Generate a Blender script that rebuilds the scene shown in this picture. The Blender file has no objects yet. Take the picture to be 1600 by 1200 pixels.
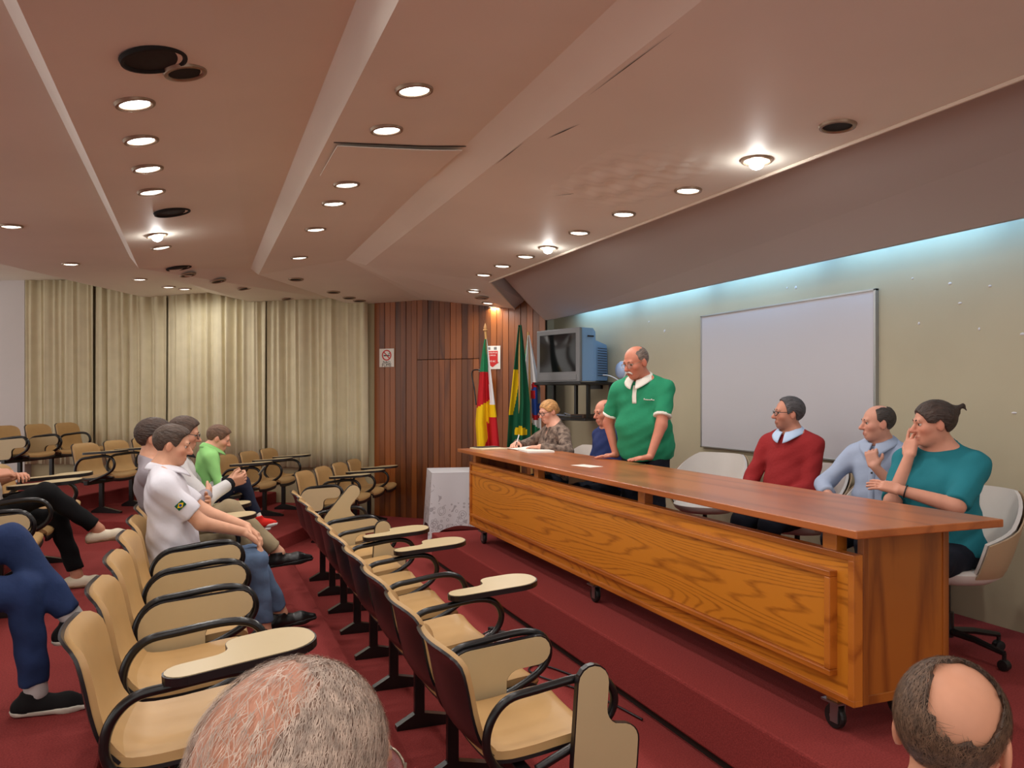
import bpy, bmesh, math, random
import numpy as np
from mathutils import Vector, Matrix
random.seed(7); rng = np.random.default_rng(5)
scene = bpy.context.scene
C = scene.collection
pi = math.pi

# ------------------------------------------------------------------ camera, world, exposure
TH = math.atan(486/1240)
cam_d = bpy.data.cameras.new('camera'); cam = bpy.data.objects.new('camera', cam_d); C.objects.link(cam)
cam_d.sensor_fit = 'HORIZONTAL'; cam_d.sensor_width = 36; cam_d.lens = 36*1240/1600
cam_d.shift_y = 18/1600; cam_d.clip_start = 0.05
cam.location = (0, 0, 1.65); cam.rotation_euler = (pi/2, 0, -TH)
scene.camera = cam
world = bpy.data.worlds.new('world'); scene.world = world; world.use_nodes = True
world.node_tree.nodes['Background'].inputs[0].default_value = (0.92, 0.88, 0.82, 1)
world.node_tree.nodes['Background'].inputs[1].default_value = 0.95
vs = scene.view_settings
vs.view_transform = 'Standard'; vs.look = 'None'; vs.exposure = 0.63; vs.gamma = 1; vs.use_curve_mapping = False
scene.cycles.max_bounces = 6; scene.cycles.diffuse_bounces = 4; scene.cycles.glossy_bounces = 3
scene.cycles.sample_clamp_indirect = 6

LAMP_W = 3.2        # one recessed downlight
LAMP_COL = (1.0, 0.97, 0.92)
COVE_W = 3.0       # one fluorescent tube behind the cornice
COVE_COL = (0.20, 0.55, 1.0)

# ------------------------------------------------------------------ helpers
def srgb(r, g, b):
    f = lambda c: ((c/255+0.055)/1.055)**2.4 if c/255 > 0.04045 else c/255/12.92
    return (f(r), f(g), f(b), 1)

def mat(name, col, rough=0.6, var=0.0, vscale=8.0, bump=0.0, bscale=60.0, metal=0.0, stretch=None, col2=None, spec=0.5, emit=None, coat=0.0, detail=3.0):
    m = bpy.data.materials.new(name); m.use_nodes = True
    nt = m.node_tree; N = nt.nodes; Lk = nt.links
    b = N['Principled BSDF']
    b.inputs['Base Color'].default_value = col; b.inputs['Roughness'].default_value = rough
    b.inputs['Metallic'].default_value = metal; b.inputs['Specular IOR Level'].default_value = spec
    b.inputs['Coat Weight'].default_value = coat
    if emit:
        b.inputs['Emission Color'].default_value = emit[0]; b.inputs['Emission Strength'].default_value = emit[1]
    if var > 0 or bump > 0:
        tc = N.new('ShaderNodeTexCoord'); mp = N.new('ShaderNodeMapping')
        Lk.new(tc.outputs['Object'], mp.inputs['Vector'])
        if stretch: mp.inputs['Scale'].default_value = stretch
        if var > 0:
            nz = N.new('ShaderNodeTexNoise'); nz.inputs['Scale'].default_value = vscale; nz.inputs['Detail'].default_value = detail
            Lk.new(mp.outputs[0], nz.inputs['Vector'])
            rp = N.new('ShaderNodeValToRGB')
            c2 = col2 or tuple(min(1, c*(1+var)) for c in col[:3])+(1,)
            c1 = col if col2 else tuple(c*(1-var) for c in col[:3])+(1,)
            rp.color_ramp.elements[0].color = c1; rp.color_ramp.elements[1].color = c2
            rp.color_ramp.elements[0].position = 0.3; rp.color_ramp.elements[1].position = 0.7
            Lk.new(nz.outputs['Fac'], rp.inputs[0]); Lk.new(rp.outputs[0], b.inputs['Base Color'])
        if bump > 0:
            n2 = N.new('ShaderNodeTexNoise'); n2.inputs['Scale'].default_value = bscale; n2.inputs['Detail'].default_value = 4
            Lk.new(mp.outputs[0], n2.inputs['Vector'])
            bp = N.new('ShaderNodeBump'); bp.inputs['Strength'].default_value = bump; bp.inputs['Distance'].default_value = 0.01
            Lk.new(n2.outputs['Fac'], bp.inputs['Height']); Lk.new(bp.outputs[0], b.inputs['Normal'])
    return m

def wood(name, c1, c2, axis='y', rings=9.0, rough=0.35, per_object=0.0, fine=0.35, coat=0.0, scale=1.0):
    """contour-line figure of a noise stretched along the grain"""
    m = bpy.data.materials.new(name); m.use_nodes = True
    nt = m.node_tree; N = nt.nodes; Lk = nt.links; b = N['Principled BSDF']
    tc = N.new('ShaderNodeTexCoord'); mp = N.new('ShaderNodeMapping')
    st = {'x': (0.45, 4, 4), 'y': (4, 0.45, 4), 'z': (4, 4, 0.45)}[axis]
    mp.inputs['Scale'].default_value = tuple(k*scale for k in st)
    Lk.new(tc.outputs['Object'], mp.inputs['Vector'])
    oi = N.new('ShaderNodeObjectInfo')
    cb = N.new('ShaderNodeVectorMath'); cb.operation = 'SCALE'; cb.inputs[0].default_value = (7, 13, 5)
    Lk.new(oi.outputs['Random'], cb.inputs['Scale'])
    ad = N.new('ShaderNodeVectorMath'); Lk.new(mp.outputs[0], ad.inputs[0]); Lk.new(cb.outputs[0], ad.inputs[1])
    nz = N.new('ShaderNodeTexNoise'); nz.inputs['Scale'].default_value = 1.0; nz.inputs['Detail'].default_value = 1.0
    Lk.new(ad.outputs[0], nz.inputs['Vector'])
    mu = N.new('ShaderNodeMath'); mu.operation = 'MULTIPLY'; mu.inputs[1].default_value = rings; Lk.new(nz.outputs['Fac'], mu.inputs[0])
    pp = N.new('ShaderNodeMath'); pp.operation = 'PINGPONG'; pp.inputs[1].default_value = 0.5; Lk.new(mu.outputs[0], pp.inputs[0])
    f2 = N.new('ShaderNodeTexNoise'); f2.inputs['Scale'].default_value = 22.0; f2.inputs['Detail'].default_value = 3
    Lk.new(ad.outputs[0], f2.inputs['Vector'])
    mx = N.new('ShaderNodeMath'); mx.operation = 'MULTIPLY_ADD'; mx.inputs[1].default_value = fine; Lk.new(f2.outputs['Fac'], mx.inputs[0])
    m2 = N.new('ShaderNodeMath'); m2.operation = 'MULTIPLY'; m2.inputs[1].default_value = 1.5; Lk.new(pp.outputs[0], m2.inputs[0])
    Lk.new(m2.outputs[0], mx.inputs[2])
    rp = N.new('ShaderNodeValToRGB'); rp.color_ramp.elements[0].color = c1; rp.color_ramp.elements[1].color = c2
    rp.color_ramp.elements[0].position = 0.12; rp.color_ramp.elements[1].position = 0.6
    Lk.new(mx.outputs[0], rp.inputs[0])
    out = rp.outputs[0]
    if per_object > 0:
        hv = N.new('ShaderNodeHueSaturation')
        mr = N.new('ShaderNodeMapRange'); mr.inputs['To Min'].default_value = 1-per_object; mr.inputs['To Max'].default_value = 1+per_object
        Lk.new(oi.outputs['Random'], mr.inputs['Value']); Lk.new(mr.outputs[0], hv.inputs['Value']); Lk.new(out, hv.inputs['Color']); out = hv.outputs[0]
    Lk.new(out, b.inputs['Base Color']); b.inputs['Roughness'].default_value = rough; b.inputs['Coat Weight'].default_value = coat
    b.inputs['Coat Roughness'].default_value = 0.25
    return m

def tag(o, label=None, cat=None, group=None, kind=None):
    if label: o['label'] = label
    if cat: o['category'] = cat
    if group: o['group'] = group
    if kind: o['kind'] = kind
    return o

def empty(name, loc=(0, 0, 0), rz=0.0, label=None, cat=None, group=None):
    o = bpy.data.objects.new(name, None); C.objects.link(o); o.location = loc; o.rotation_euler = (0, 0, rz)
    o.empty_display_size = 0.05
    return tag(o, label, cat, group)

def link(name, me, m=None, parent=None, loc=None, rot=None):
    o = bpy.data.objects.new(name, me); C.objects.link(o)
    if m is not None and len(me.materials) == 0: me.materials.append(m)
    if parent is not None: o.parent = parent
    if loc is not None: o.location = loc
    if rot is not None: o.rotation_euler = rot
    return o

def copy_tree(o, parent=None):
    c = o.copy(); C.objects.link(c)
    if parent is not None: c.parent = parent
    for ch in list(o.children): copy_tree(ch, c)
    return c

class MB:
    def __init__(s): s.v = []; s.f = []; s.mi = []; s.cur = 0
    def add(s, vs_, fs_):
        n = len(s.v); s.v += [tuple(map(float, p)) for p in vs_]; s.f += [tuple(i+n for i in f) for f in fs_]; s.mi += [s.cur]*len(fs_); return s
    def box(s, x0, x1, y0, y1, z0, z1, b=0.0):
        if b <= 0:
            return s.add([(x0,y0,z0),(x1,y0,z0),(x1,y1,z0),(x0,y1,z0),(x0,y0,z1),(x1,y0,z1),(x1,y1,z1),(x0,y1,z1)],
                         [(0,3,2,1),(4,5,6,7),(0,1,5,4),(1,2,6,5),(2,3,7,6),(3,0,4,7)])
        bm = bmesh.new(); bmesh.ops.create_cube(bm, size=1)
        for v in bm.verts: v.co = ((x0+x1)/2+v.co.x*(x1-x0), (y0+y1)/2+v.co.y*(y1-y0), (z0+z1)/2+v.co.z*(z1-z0))
        bmesh.ops.bevel(bm, geom=bm.edges[:], offset=b, segments=2, affect='EDGES', profile=0.5)
        bm.verts.index_update()
        s.add([v.co[:] for v in bm.verts], [[v.index for v in f.verts] for f in bm.faces]); bm.free(); return s
    def prism(s, pts, z0, z1):
        """pts: list of xy, ccw"""
        n = len(pts)
        return s.add([(x, y, z0) for x, y in pts]+[(x, y, z1) for x, y in pts],
              [tuple(range(n-1, -1, -1)), tuple(range(n, 2*n))]+[(i, (i+1) % n, n+(i+1) % n, n+i) for i in range(n)])
    def lathe(s, prof, n=24, c=(0, 0, 0), capb=True, capt=True):
        vs_ = []; fs_ = []
        for r, z in prof:
            for i in range(n):
                a = 2*pi*i/n; vs_.append((c[0]+r*math.cos(a), c[1]+r*math.sin(a), c[2]+z))
        for j in range(len(prof)-1):
            for i in range(n):
                k = (i+1) % n; fs_.append((j*n+i, j*n+k, (j+1)*n+k, (j+1)*n+i))
        if capb: fs_.append(tuple(range(n-1, -1, -1)))
        if capt: m_ = (len(prof)-1)*n; fs_.append(tuple(range(m_, m_+n)))
        return s.add(vs_, fs_)
    def tube(s, pts, r, n=8, closed=False, cap=True):
        P = [Vector(p) for p in pts]; m_ = len(P); vs_ = []; fs_ = []
        rr = r if isinstance(r, (list, tuple)) else [r]*m_
        up = None
        for i in range(m_):
            if closed: t = (P[(i+1) % m_]-P[i-1])
            else: t = (P[min(i+1, m_-1)]-P[max(i-1, 0)])
            t.normalize()
            if up is None:
                up = Vector((0, 0, 1)) if abs(t.z) < 0.9 else Vector((1, 0, 0))
            a = t.cross(up); a.normalize(); b_ = a.cross(t); up = b_
            for k in range(n):
                q = 2*pi*k/n; vs_.append(P[i]+a*(rr[i]*math.cos(q))+b_*(rr[i]*math.sin(q)))
        for i in range(m_ if closed else m_-1):
            for k in range(n):
                k2 = (k+1) % n; i2 = (i+1) % m_
                fs_.append((i*n+k, i2*n+k, i2*n+k2, i*n+k2))
        if cap and not closed:
            fs_.append(tuple(range(n))); fs_.append(tuple(range((m_-1)*n+n-1, (m_-1)*n-1, -1)))
        return s.add(vs_, fs_)
    def sphere(s, c, r, n=12):
        rr = r if isinstance(r, (tuple, list)) else (r, r, r)
        prof = [(math.sin(pi*(j+0.0)/8), -math.cos(pi*j/8)) for j in range(1, 8)]
        vs_ = [(c[0], c[1], c[2]-rr[2])]
        for a, z in prof:
            for i in range(n): vs_.append((c[0]+rr[0]*a*math.cos(2*pi*i/n), c[1]+rr[1]*a*math.sin(2*pi*i/n), c[2]+rr[2]*z))
        vs_.append((c[0], c[1], c[2]+rr[2])); fs_ = []
        for i in range(n): fs_.append((0, 1+(i+1) % n, 1+i))
        for j in range(6):
            for i in range(n): fs_.append((1+j*n+i, 1+j*n+(i+1) % n, 1+(j+1)*n+(i+1) % n, 1+(j+1)*n+i))
        e = len(vs_)-1
        for i in range(n): fs_.append((1+6*n+i, 1+6*n+(i+1) % n, e))
        return s.add(vs_, fs_)
    def sheet(s, fn, nu, nv, thick=0.0):
        """fn(u,v)->point; optional thickness along the normal"""
        G = np.array([[fn(i/nu, j/nv) for j in range(nv+1)] for i in range(nu+1)], float)
        fr = [(i*(nv+1)+j, (i+1)*(nv+1)+j, (i+1)*(nv+1)+j+1, i*(nv+1)+j+1) for i in range(nu) for j in range(nv)]
        if thick == 0: return s.add(G.reshape(-1, 3), fr)
        du = np.gradient(G, axis=0); dv = np.gradient(G, axis=1); nn = np.cross(du, dv)
        nn /= (np.linalg.norm(nn, axis=2, keepdims=True)+1e-9)
        H = G-nn*thick; m_ = (nu+1)*(nv+1)
        bk = [tuple(m_+i for i in reversed(f)) for f in fr]
        ring = [i*(nv+1) for i in range(nu+1)]+[nu*(nv+1)+j for j in range(1, nv+1)]+[i*(nv+1)+nv for i in range(nu-1, -1, -1)]+[j for j in range(nv-1, 0, -1)]
        sd = [(ring[(i+1) % len(ring)], ring[i], ring[i]+m_, ring[(i+1) % len(ring)]+m_) for i in range(len(ring))]
        return s.add(np.vstack([G.reshape(-1, 3), H.reshape(-1, 3)]), fr+bk+sd)
    def xf(s, M):
        M = Matrix(M); s.v = [tuple(M @ Vector(p)) for p in s.v]; return s
    def mesh(s, name, mats=None, smooth=False):
        me = bpy.data.meshes.new(name); me.from_pydata(s.v, [], s.f); me.validate(); me.update()
        if mats is not None:
            for m_ in (mats if isinstance(mats, (list, tuple)) else [mats]): me.materials.append(m_)
            if isinstance(mats, (list, tuple)) and len(mats) > 1 and len(me.polygons) == len(s.mi): me.polygons.foreach_set('material_index', s.mi)
        if smooth:
            if smooth is True: me.polygons.foreach_set('use_smooth', [True]*len(me.polygons))
            else: me.polygons.foreach_set('use_smooth', [True]*len(me.polygons)); me.set_sharp_from_angle(angle=math.radians(smooth))
        return me
    def build(s, name, m, parent=None, loc=None, rot=None, smooth=False):
        return link(name, s.mesh(name, m, smooth), None, parent, loc, rot)

def arc(cx, cy, r, a0, a1, n=8):
    return [(cx+r*math.cos(math.radians(a0+(a1-a0)*i/n)), cy+r*math.sin(math.radians(a0+(a1-a0)*i/n))) for i in range(n+1)]
def smooth_path(pts, n=6):
    """Catmull-Rom through the points"""
    P = [np.array(p, float) for p in pts]; out = []
    for i in range(len(P)-1):
        p0 = P[max(i-1, 0)]; p1 = P[i]; p2 = P[i+1]; p3 = P[min(i+2, len(P)-1)]
        for k in range(n):
            t = k/n; out.append(0.5*((2*p1)+(-p0+p2)*t+(2*p0-5*p1+4*p2-p3)*t*t+(-p0+3*p1-3*p2+p3)*t**3))
    out.append(P[-1]); return [tuple(p) for p in out]
ORD = ['first', 'second', 'third', 'fourth', 'fifth', 'sixth', 'seventh', 'eighth', 'ninth', 'tenth', 'eleventh', 'twelfth']

# text as mesh (lettering on signs and clothing)
def text_mesh(txt, size, m, name, parent, M, extrude=0.0006):
    cu = bpy.data.curves.new(name, 'FONT'); cu.body = txt; cu.size = size; cu.align_x = 'CENTER'; cu.align_y = 'CENTER'; cu.extrude = extrude
    cu.resolution_u = 2
    o = bpy.data.objects.new(name, cu); C.objects.link(o)
    dg = bpy.context.evaluated_depsgraph_get(); me = bpy.data.meshes.new_from_object(o.evaluated_get(dg))
    bpy.data.objects.remove(o); me.transform(Matrix(M)); me.materials.clear()
    return link(name, me, m, parent)
# ------------------------------------------------------------------ materials of the room
M = {}
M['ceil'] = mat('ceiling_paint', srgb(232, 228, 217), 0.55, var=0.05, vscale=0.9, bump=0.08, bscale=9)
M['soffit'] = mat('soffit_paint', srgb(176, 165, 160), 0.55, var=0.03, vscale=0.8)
M['wall'] = mat('stage_wall_paint', srgb(174, 163, 136), 0.6, var=0.07, vscale=1.1, bump=0.12, bscale=5)
M['wallw'] = mat('white_wall_paint', srgb(206, 200, 198), 0.7, var=0.02, vscale=2)
M['sill'] = mat('low_wall_paint', srgb(186, 172, 136), 0.7, var=0.04, vscale=2)
M['carpet'] = mat('red_carpet', srgb(138, 57, 55), 0.95, var=0.22, vscale=140, bump=0.35, bscale=320, spec=0.1)
M['riser'] = M['carpet']
M['plank'] = wood('wall_plank_wood', srgb(88, 42, 14), srgb(132, 72, 28), 'z', 2.5, 0.36, per_object=0.4, coat=0.08)
M['gap'] = mat('dark_groove', srgb(34, 18, 10), 0.8)
M['curtain'] = mat('curtain_fabric', srgb(216, 206, 174), 0.9, var=0.05, vscale=6, bump=0.1, bscale=200, spec=0.15)
M['blackm'] = mat('black_metal', srgb(20, 19, 20), 0.28)
M['blackp'] = mat('black_plastic', srgb(26, 25, 27), 0.4)
M['white'] = mat('white_plastic', srgb(225, 225, 225), 0.4)

# ------------------------------------------------------------------ floors and tiers
def slab(name, x0, x1, y0, y1, z0, z1, m, b=0.006):
    o = MB().box(x0, x1, y0, y1, z0, z1, b).build(name, m); tag(o, kind='structure'); return o
slab('floor', -6.2, 4.6, -4.4, 15.0, -0.2, 0.0, M['carpet'])
slab('floor_tier', -6.2, 0.78, -4.4, 7.75, -0.1, 0.15, M['carpet'], 0.012)
slab('floor_tier', -6.2, -0.35, -4.4, 7.75, 0.0, 0.30, M['carpet'], 0.012)
slab('floor_tier', -6.2, -1.48, -4.4, 7.75, 0.1, 0.47, M['carpet'], 0.012)
slab('floor_tier', -6.2, -2.61, -4.4, 7.75, 0.2, 0.62, M['carpet'], 0.012)
slab('floor_tier', -6.2, -0.75, 7.75, 15.0, -0.1, 0.15, M['carpet'], 0.012)
slab('floor_tier', -6.2, -1.9, 7.75, 15.0, 0.0, 0.30, M['carpet'], 0.012)
# far block of seats, turned towards the stage
FA = math.atan2(-0.489, 0.872); FO = Vector((0.955, 8.97, 0)); FN = Vector((0.872, -0.489, 0)); FR = Vector((0.489, 0.872, 0))
def far_slab(n0, n1, r0, r1, z0, z1):
    o = MB().box(n0, n1, r0, r1, z0, z1, 0.012).build('floor_tier', M['carpet'], None, FO, (0, 0, FA)); tag(o, kind='structure')
far_slab(-4.2, -0.04, -0.42, 2.35, -0.1, 0.15)
far_slab(-4.4, -1.25, -0.42, 2.35, 0.0, 0.30)
far_slab(-4.6, -2.75, -0.60, 2.35, 0.1, 0.47)
# stage platform with a recessed dark toe line
o = MB().box(2.115, 4.36, -4.4, 7.57, 0.055, 0.30, 0.012).build('stage_platform', M['carpet']); tag(o, kind='structure')
o2 = MB().box(2.155, 4.34, -4.4, 7.53, 0.0, 0.055).build('toe_recess', M['gap'], o)

# ------------------------------------------------------------------ walls
def wall(name, p, q, z0, z1, m, t=0.08, back=1):
    p = Vector((p[0], p[1], 0)); q = Vector((q[0], q[1], 0)); d = (q-p); L = d.length; a = math.atan2(d.y, d.x)
    o = MB().box(0, L, 0 if back > 0 else -t, t if back > 0 else 0, z0, z1).build(name, m, None, (p.x, p.y, 0), (0, 0, a)); tag(o, kind='structure'); return o
wall('wall_stage', (4.36, 9.62), (4.36, -4.4), 0.0, 3.4, M['wall'])
wall('wall_stage_end', (3.6, 9.60), (4.5, 9.60), 0.0, 3.4, M['wall'])
CP = Vector((2.23, 10.88, 0)); CD = Vector((-0.872, 0.489, 0)).normalized()
cw0 = CP - CD*0.15; cw1 = CP + CD*8.5
wl = wall('wall_curtain', cw1, cw0, 0.0, 3.6, M['sill'])
# white wall panel left of the curtains
pa = CP + CD*5.22; pb = CP + CD*8.5
ang = math.atan2(-CD.y, -CD.x)
o = MB().box(0, (pb-pa).length, -0.13, 0.0, 0, 3.6).build('wall_far_left', M['wallw'], None, pb, (0, 0, ang)); tag(o, kind='structure')
# wood plank wall: every plank a part
WP = Vector((2.235, 10.876, 0)); WQ = Vector((4.047, 9.155, 0)); WD = (WQ-WP); WL = WD.length; WA = math.atan2(WD.y, WD.x)
ww = MB().box(0, WL, 0.0, 0.05, 0, 3.25).build('wall_wood', M['gap'], None, WP, (0, 0, WA)); tag(ww, kind='structure')
npk = 30; pw = WL/npk
pm = MB().box(0.0022, pw-0.0022, -0.020, 0.0, 0.0, 3.2, 0.002).mesh('plank', M['plank'])
pu = MB().box(0.0022, pw-0.0022, -0.020, 0.0, 2.134, 3.2, 0.002).mesh('plank', M['plank'])
pl = MB().box(0.0022, pw-0.0022, -0.020, 0.0, 0.0, 2.126, 0.002).mesh('plank', M['plank'])
for i in range(npk):
    off = (0.0, -0.006, 0.0, -0.003)[i % 4]
    if 8 <= i <= 18:
        link('plank', pu, None, ww, (i*pw, off, 0)); link('plank', pl, None, ww, (i*pw, off-0.002, 0))
    else: link('plank', pm, None, ww, (i*pw, off, 0))

# ------------------------------------------------------------------ ceiling: folded strips
CE={
'T0':[(-2.25,-4.2,3.15),(-2.02,9.3,3.14),(-1.817,13.15,3.33)],
'B0':[(-2.00,-4.2,2.93),(-1.86,9.2,2.96),(-.72,12.53,3.05)],
'T1':[(-.62,-4.2,3.02),(-.66,8.75,3.03),(.135,12.05,3.095)],
'B1':[(-.50,-4.2,2.88),(-.57,8.6,2.90),(.68,11.75,2.958)],
'T2':[(.54,-4.2,3.12),(.52,9.4,3.08),(1.705,11.174,2.984)],
'B2':[(.66,-4.2,3.00),(.60,9.3,3.0),(1.947,11.039,2.908)],
'T3':[(1.38,-4.2,3.08),(1.40,8.3,3.06),(2.78,10.36,2.93)],
'B3':[(1.60,-4.2,3.00),(1.59,8.2,3.0),(2.93,10.215,2.91)],
'T4':[(3.12,-4.2,2.93),(3.0,8.33,2.92),(3.745,9.442,2.756)],
'U4':[(3.18,-4.2,3.08),(3.08,8.33,3.06),(3.84,9.352,2.856)],
'L':[(4.0,-4.2,2.58),(4.0,8.6,2.585),(4.035,9.165,2.60)],
}
STR=[('B0','T1'),('B1','T2'),('B2','T3'),('B3','T4'),('T0','B0'),('T1','B1'),('T2','B2'),('T3','B3')]
def strip(name, a, b, m, extra=None, t=0.02):
    A = CE[a]; B = CE[b]; mb = MB()
    V_ = list(A)+list(B)
    F_ = [(0, 1, 4), (0, 4, 3), (1, 2, 5), (1, 5, 4)]
    if extra: V_.append(extra); F_.append((2, 6, 5))
    mb.add(V_, F_)
    o = mb.build(name, m); tag(o, kind='structure'); return o
ceil_root = None
for k, (a, b) in enumerate(STR):
    strip('ceiling', a, b, M['ceil'], (2.235, 10.877, 2.92) if (a, b) == ('B2', 'T3') else None)
# ceiling left of the outermost fold
o = MB().add([(-6.2, -4.4, 3.16), CE['T0'][0], CE['T0'][1], CE['T0'][2], (-6.2, 15.6, 3.35)], [(0, 1, 2, 3, 4)]).build('ceiling', M['ceil']); tag(o, kind='structure')
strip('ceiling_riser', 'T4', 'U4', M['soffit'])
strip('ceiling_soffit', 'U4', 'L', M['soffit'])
# bright timber bead along the edge of the last fold and the lip of the cornice
e4 = CE['T4']; o = MB().tube([(x-0.002, y, z-0.004) for x, y, z in e4], 0.011, 6).build('trim_1', mat('edge_bead', srgb(226, 214, 198), 0.4)); tag(o, kind='structure')
lp = CE['L']
o = MB().add([(x, y, z) for x, y, z in lp]+[(x+0.035, y, z) for x, y, z in lp]+[(x+0.035, y, 2.98) for x, y, z in lp]+[(4.37, y, 2.98) for x, y, z in lp],
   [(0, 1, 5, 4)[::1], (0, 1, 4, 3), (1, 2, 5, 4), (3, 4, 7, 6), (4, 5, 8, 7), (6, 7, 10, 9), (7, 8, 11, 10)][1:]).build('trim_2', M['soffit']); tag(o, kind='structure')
# seams where boards meet, and the sagging access panel in the middle strip

# ------------------------------------------------------------------ curtains
def curtain(name, t0, t1, seed, label, z0=0.66, zt=(3.3, 3.3)):
    r = random.Random(seed); L = t1-t0; nu = int(L*150); ph = [r.random()*7 for _ in range(6)]
    def fn(u, v):
        x = u*L; z = z0+(zt[0]+(zt[1]-zt[0])*u-z0)*v
        w = x*2*pi
        k = 0.85+0.3*math.sin(x*1.7+ph[5])
        f = 0.030*math.sin(w*5.2*k+ph[0])+0.017*math.sin(w*9.3+ph[1]+0.5*math.sin(w*1.3))+0.014*math.sin(w*2.1+ph[2])
        f += 0.010*math.sin(w*15+ph[3]+1.2*v)*(1-0.4*v)
        return (x+0.012*math.sin(w*4+ph[4]+v*1.5), f*(0.75+0.35*(1-v)), z)
    p = CP+CD*t1-Vector((CD.y, -CD.x, 0))*(-0.12)
    nrm = Vector((-CD.y, CD.x, 0)); nrm = nrm if nrm.y < 0 else -nrm
    p = CP+CD*t1+nrm*0.13
    o = MB().sheet(fn, nu, 5, 0.004).build(name, M['curtain'], None, p, (0, 0, ang), True)
    tag(o, label, 'curtain', 'beige curtains on the far wall'); return o
# t along the wall from the wooden corner to the left; mesh x runs the other way
curtain('curtain', 0.06, 1.50, 1, 'beige curtain panel hanging next to the wooden plank wall', zt=(3.05, 3.0))
curtain('curtain', 1.52, 3.00, 2, 'beige curtain panel second from the wooden plank wall', zt=(3.2, 3.1))
curtain('curtain', 3.02, 4.10, 3, 'beige curtain panel third from the wooden wall, with deep folds', zt=(3.25, 3.2))
curtain('curtain', 4.12, 5.25, 4, 'beige curtain panel at the far left against the white wall', zt=(3.34, 3.3))

# ------------------------------------------------------------------ downlights, speakers, holes
M['lens'] = mat('lit_lens', srgb(255, 255, 255), 0.4, emit=((1, 0.98, 0.95, 1), 5.0))
M['bulb'] = mat('lit_bulb', srgb(255, 255, 255), 0.4, emit=((1, 0.99, 0.97, 1), 14.0))
M['ring'] = mat('downlight_ring', srgb(150, 128, 108), 0.35, metal=0.6)
M['hole'] = mat('empty_socket', srgb(14, 12, 11), 0.8)
M['grille'] = mat('speaker_cloth', srgb(30, 25, 23), 0.8, bump=0.3, bscale=300)
ring_me = MB().lathe([(0.066, 0.004), (0.066, -0.006), (0.072, -0.012), (0.083, -0.010), (0.088, 0.004)], 28, capb=False, capt=False).mesh('trim_ring', M['ring'], 40)
lens_me = MB().lathe([(0.066, -0.002), (0.05, -0.004), (0.0005, -0.005)], 28, capb=False, capt=False).mesh('lens', M['lens'], True)
baf = MB()
for q in (0.022, 0.036, 0.05): baf.lathe([(q-0.0012, -0.006), (q-0.0012, -0.010), (q+0.0012, -0.010), (q+0.0012, -0.006)], 24, capb=False, capt=False)
baf_me = baf.mesh('baffle_rings', mat('baffle', srgb(200, 196, 188), 0.4))
hole_me = MB().lathe([(0.066, -0.002), (0.05, -0.003), (0.0005, -0.003)], 24, capb=False, capt=False).mesh('socket', M['hole'])
bulb_me = MB().sphere((0, 0, -0.022), (0.04, 0.04, 0.03), 16).mesh('bulb', M['bulb'], True)
def lamp_light(parent, w, z=-0.016, size=0.12, spot=None):
    ld = bpy.data.lights.new('lamp_light', 'AREA'); ld.shape = 'DISK'; ld.size = size; ld.energy = w; ld.color = LAMP_COL; ld.spread = math.radians(170)
    lo = bpy.data.objects.new('lamp_light', ld); C.objects.link(lo); lo.parent = parent; lo.location = (0, 0, z); return lo
def tilt(k):
    a, b = STR[k]; A = Vector(CE[a][0]); B = Vector(CE[b][0]); return -math.atan2(B.z-A.z, B.x-A.x)
LIT = {0: [(-1.39,7.25,2.98),(-1.24,9.2,3.0),(-0.68,10.42,3.04),(-0.39,11.19,3.06),(-0.2,11.42,3.08)],
 1: [(0.11,2.76,3.0),(-0.27,3.86,2.94),(-0.28,4.4,2.94),(-0.28,4.94,2.94),(-0.29,5.49,2.94),(-0.33,6.95,2.94),(-0.32,7.52,2.94)],
 2: [(0.89,3.47,3.02),(0.89,4.04,3.02),(0.88,5.18,3.02),(0.88,5.72,3.02),(0.88,6.67,3.02),(0.91,8.11,3.02)],
 3: [(2.82,3.54,2.93),(2.83,4.21,2.93),(2.78,4.93,2.93),(2.77,5.62,2.93),(2.80,6.29,2.93),(2.78,6.75,2.93),(2.77,7.33,2.93),(2.79,7.94,2.93),(2.96,8.79,2.87),(3.34,9.33,2.81),(3.52,9.61,2.80)]}
DARK = {1: [(-0.06,3.5,2.97),(-0.13,9.06,2.93),(0.18,9.44,2.93),(0.49,10.04,2.94),(1.1,11.1,2.97)],
 2: [(1.02,9.42,2.99),(1.55,10.11,2.95),(1.81,10.47,2.93),(1.98,10.66,2.92)], 3: [(2.82,2.95,2.94),(3.15,9.04,2.83)]}
BEHIND = {0: [(-1.3, y, 2.98) for y in (-2.5, -0.8, 0.9, 2.6, 4.3, 5.8)], 1: [(-0.28, y, 2.94) for y in (-2.5, -1.2, 0.2, 1.5)], 2: [(0.89, y, 3.02) for y in (-2.5, -1.2, 0.2, 1.5, 2.4)], 3: [(2.8, y, 2.93) for y in (-2.5, -1.0, 0.5, 1.8)]}
SN = {0: 'leftmost strip of ceiling', 1: 'ceiling strip with round speakers', 2: 'middle strip of ceiling', 3: 'strip of ceiling above the desk'}
def fold_normal(k, p):
    # tilt of the ceiling strip under the lamp, by its nearest station pair
    a, b = STR[k]; i = 0 if p[1] < 9.0 else 1
    A0, A1, B0 = Vector(CE[a][i]), Vector(CE[a][i+1]), Vector(CE[b][i]);
    n = (A1-A0).cross(B0-A0); n.normalize(); return n if n.z > 0 else -n
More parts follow.
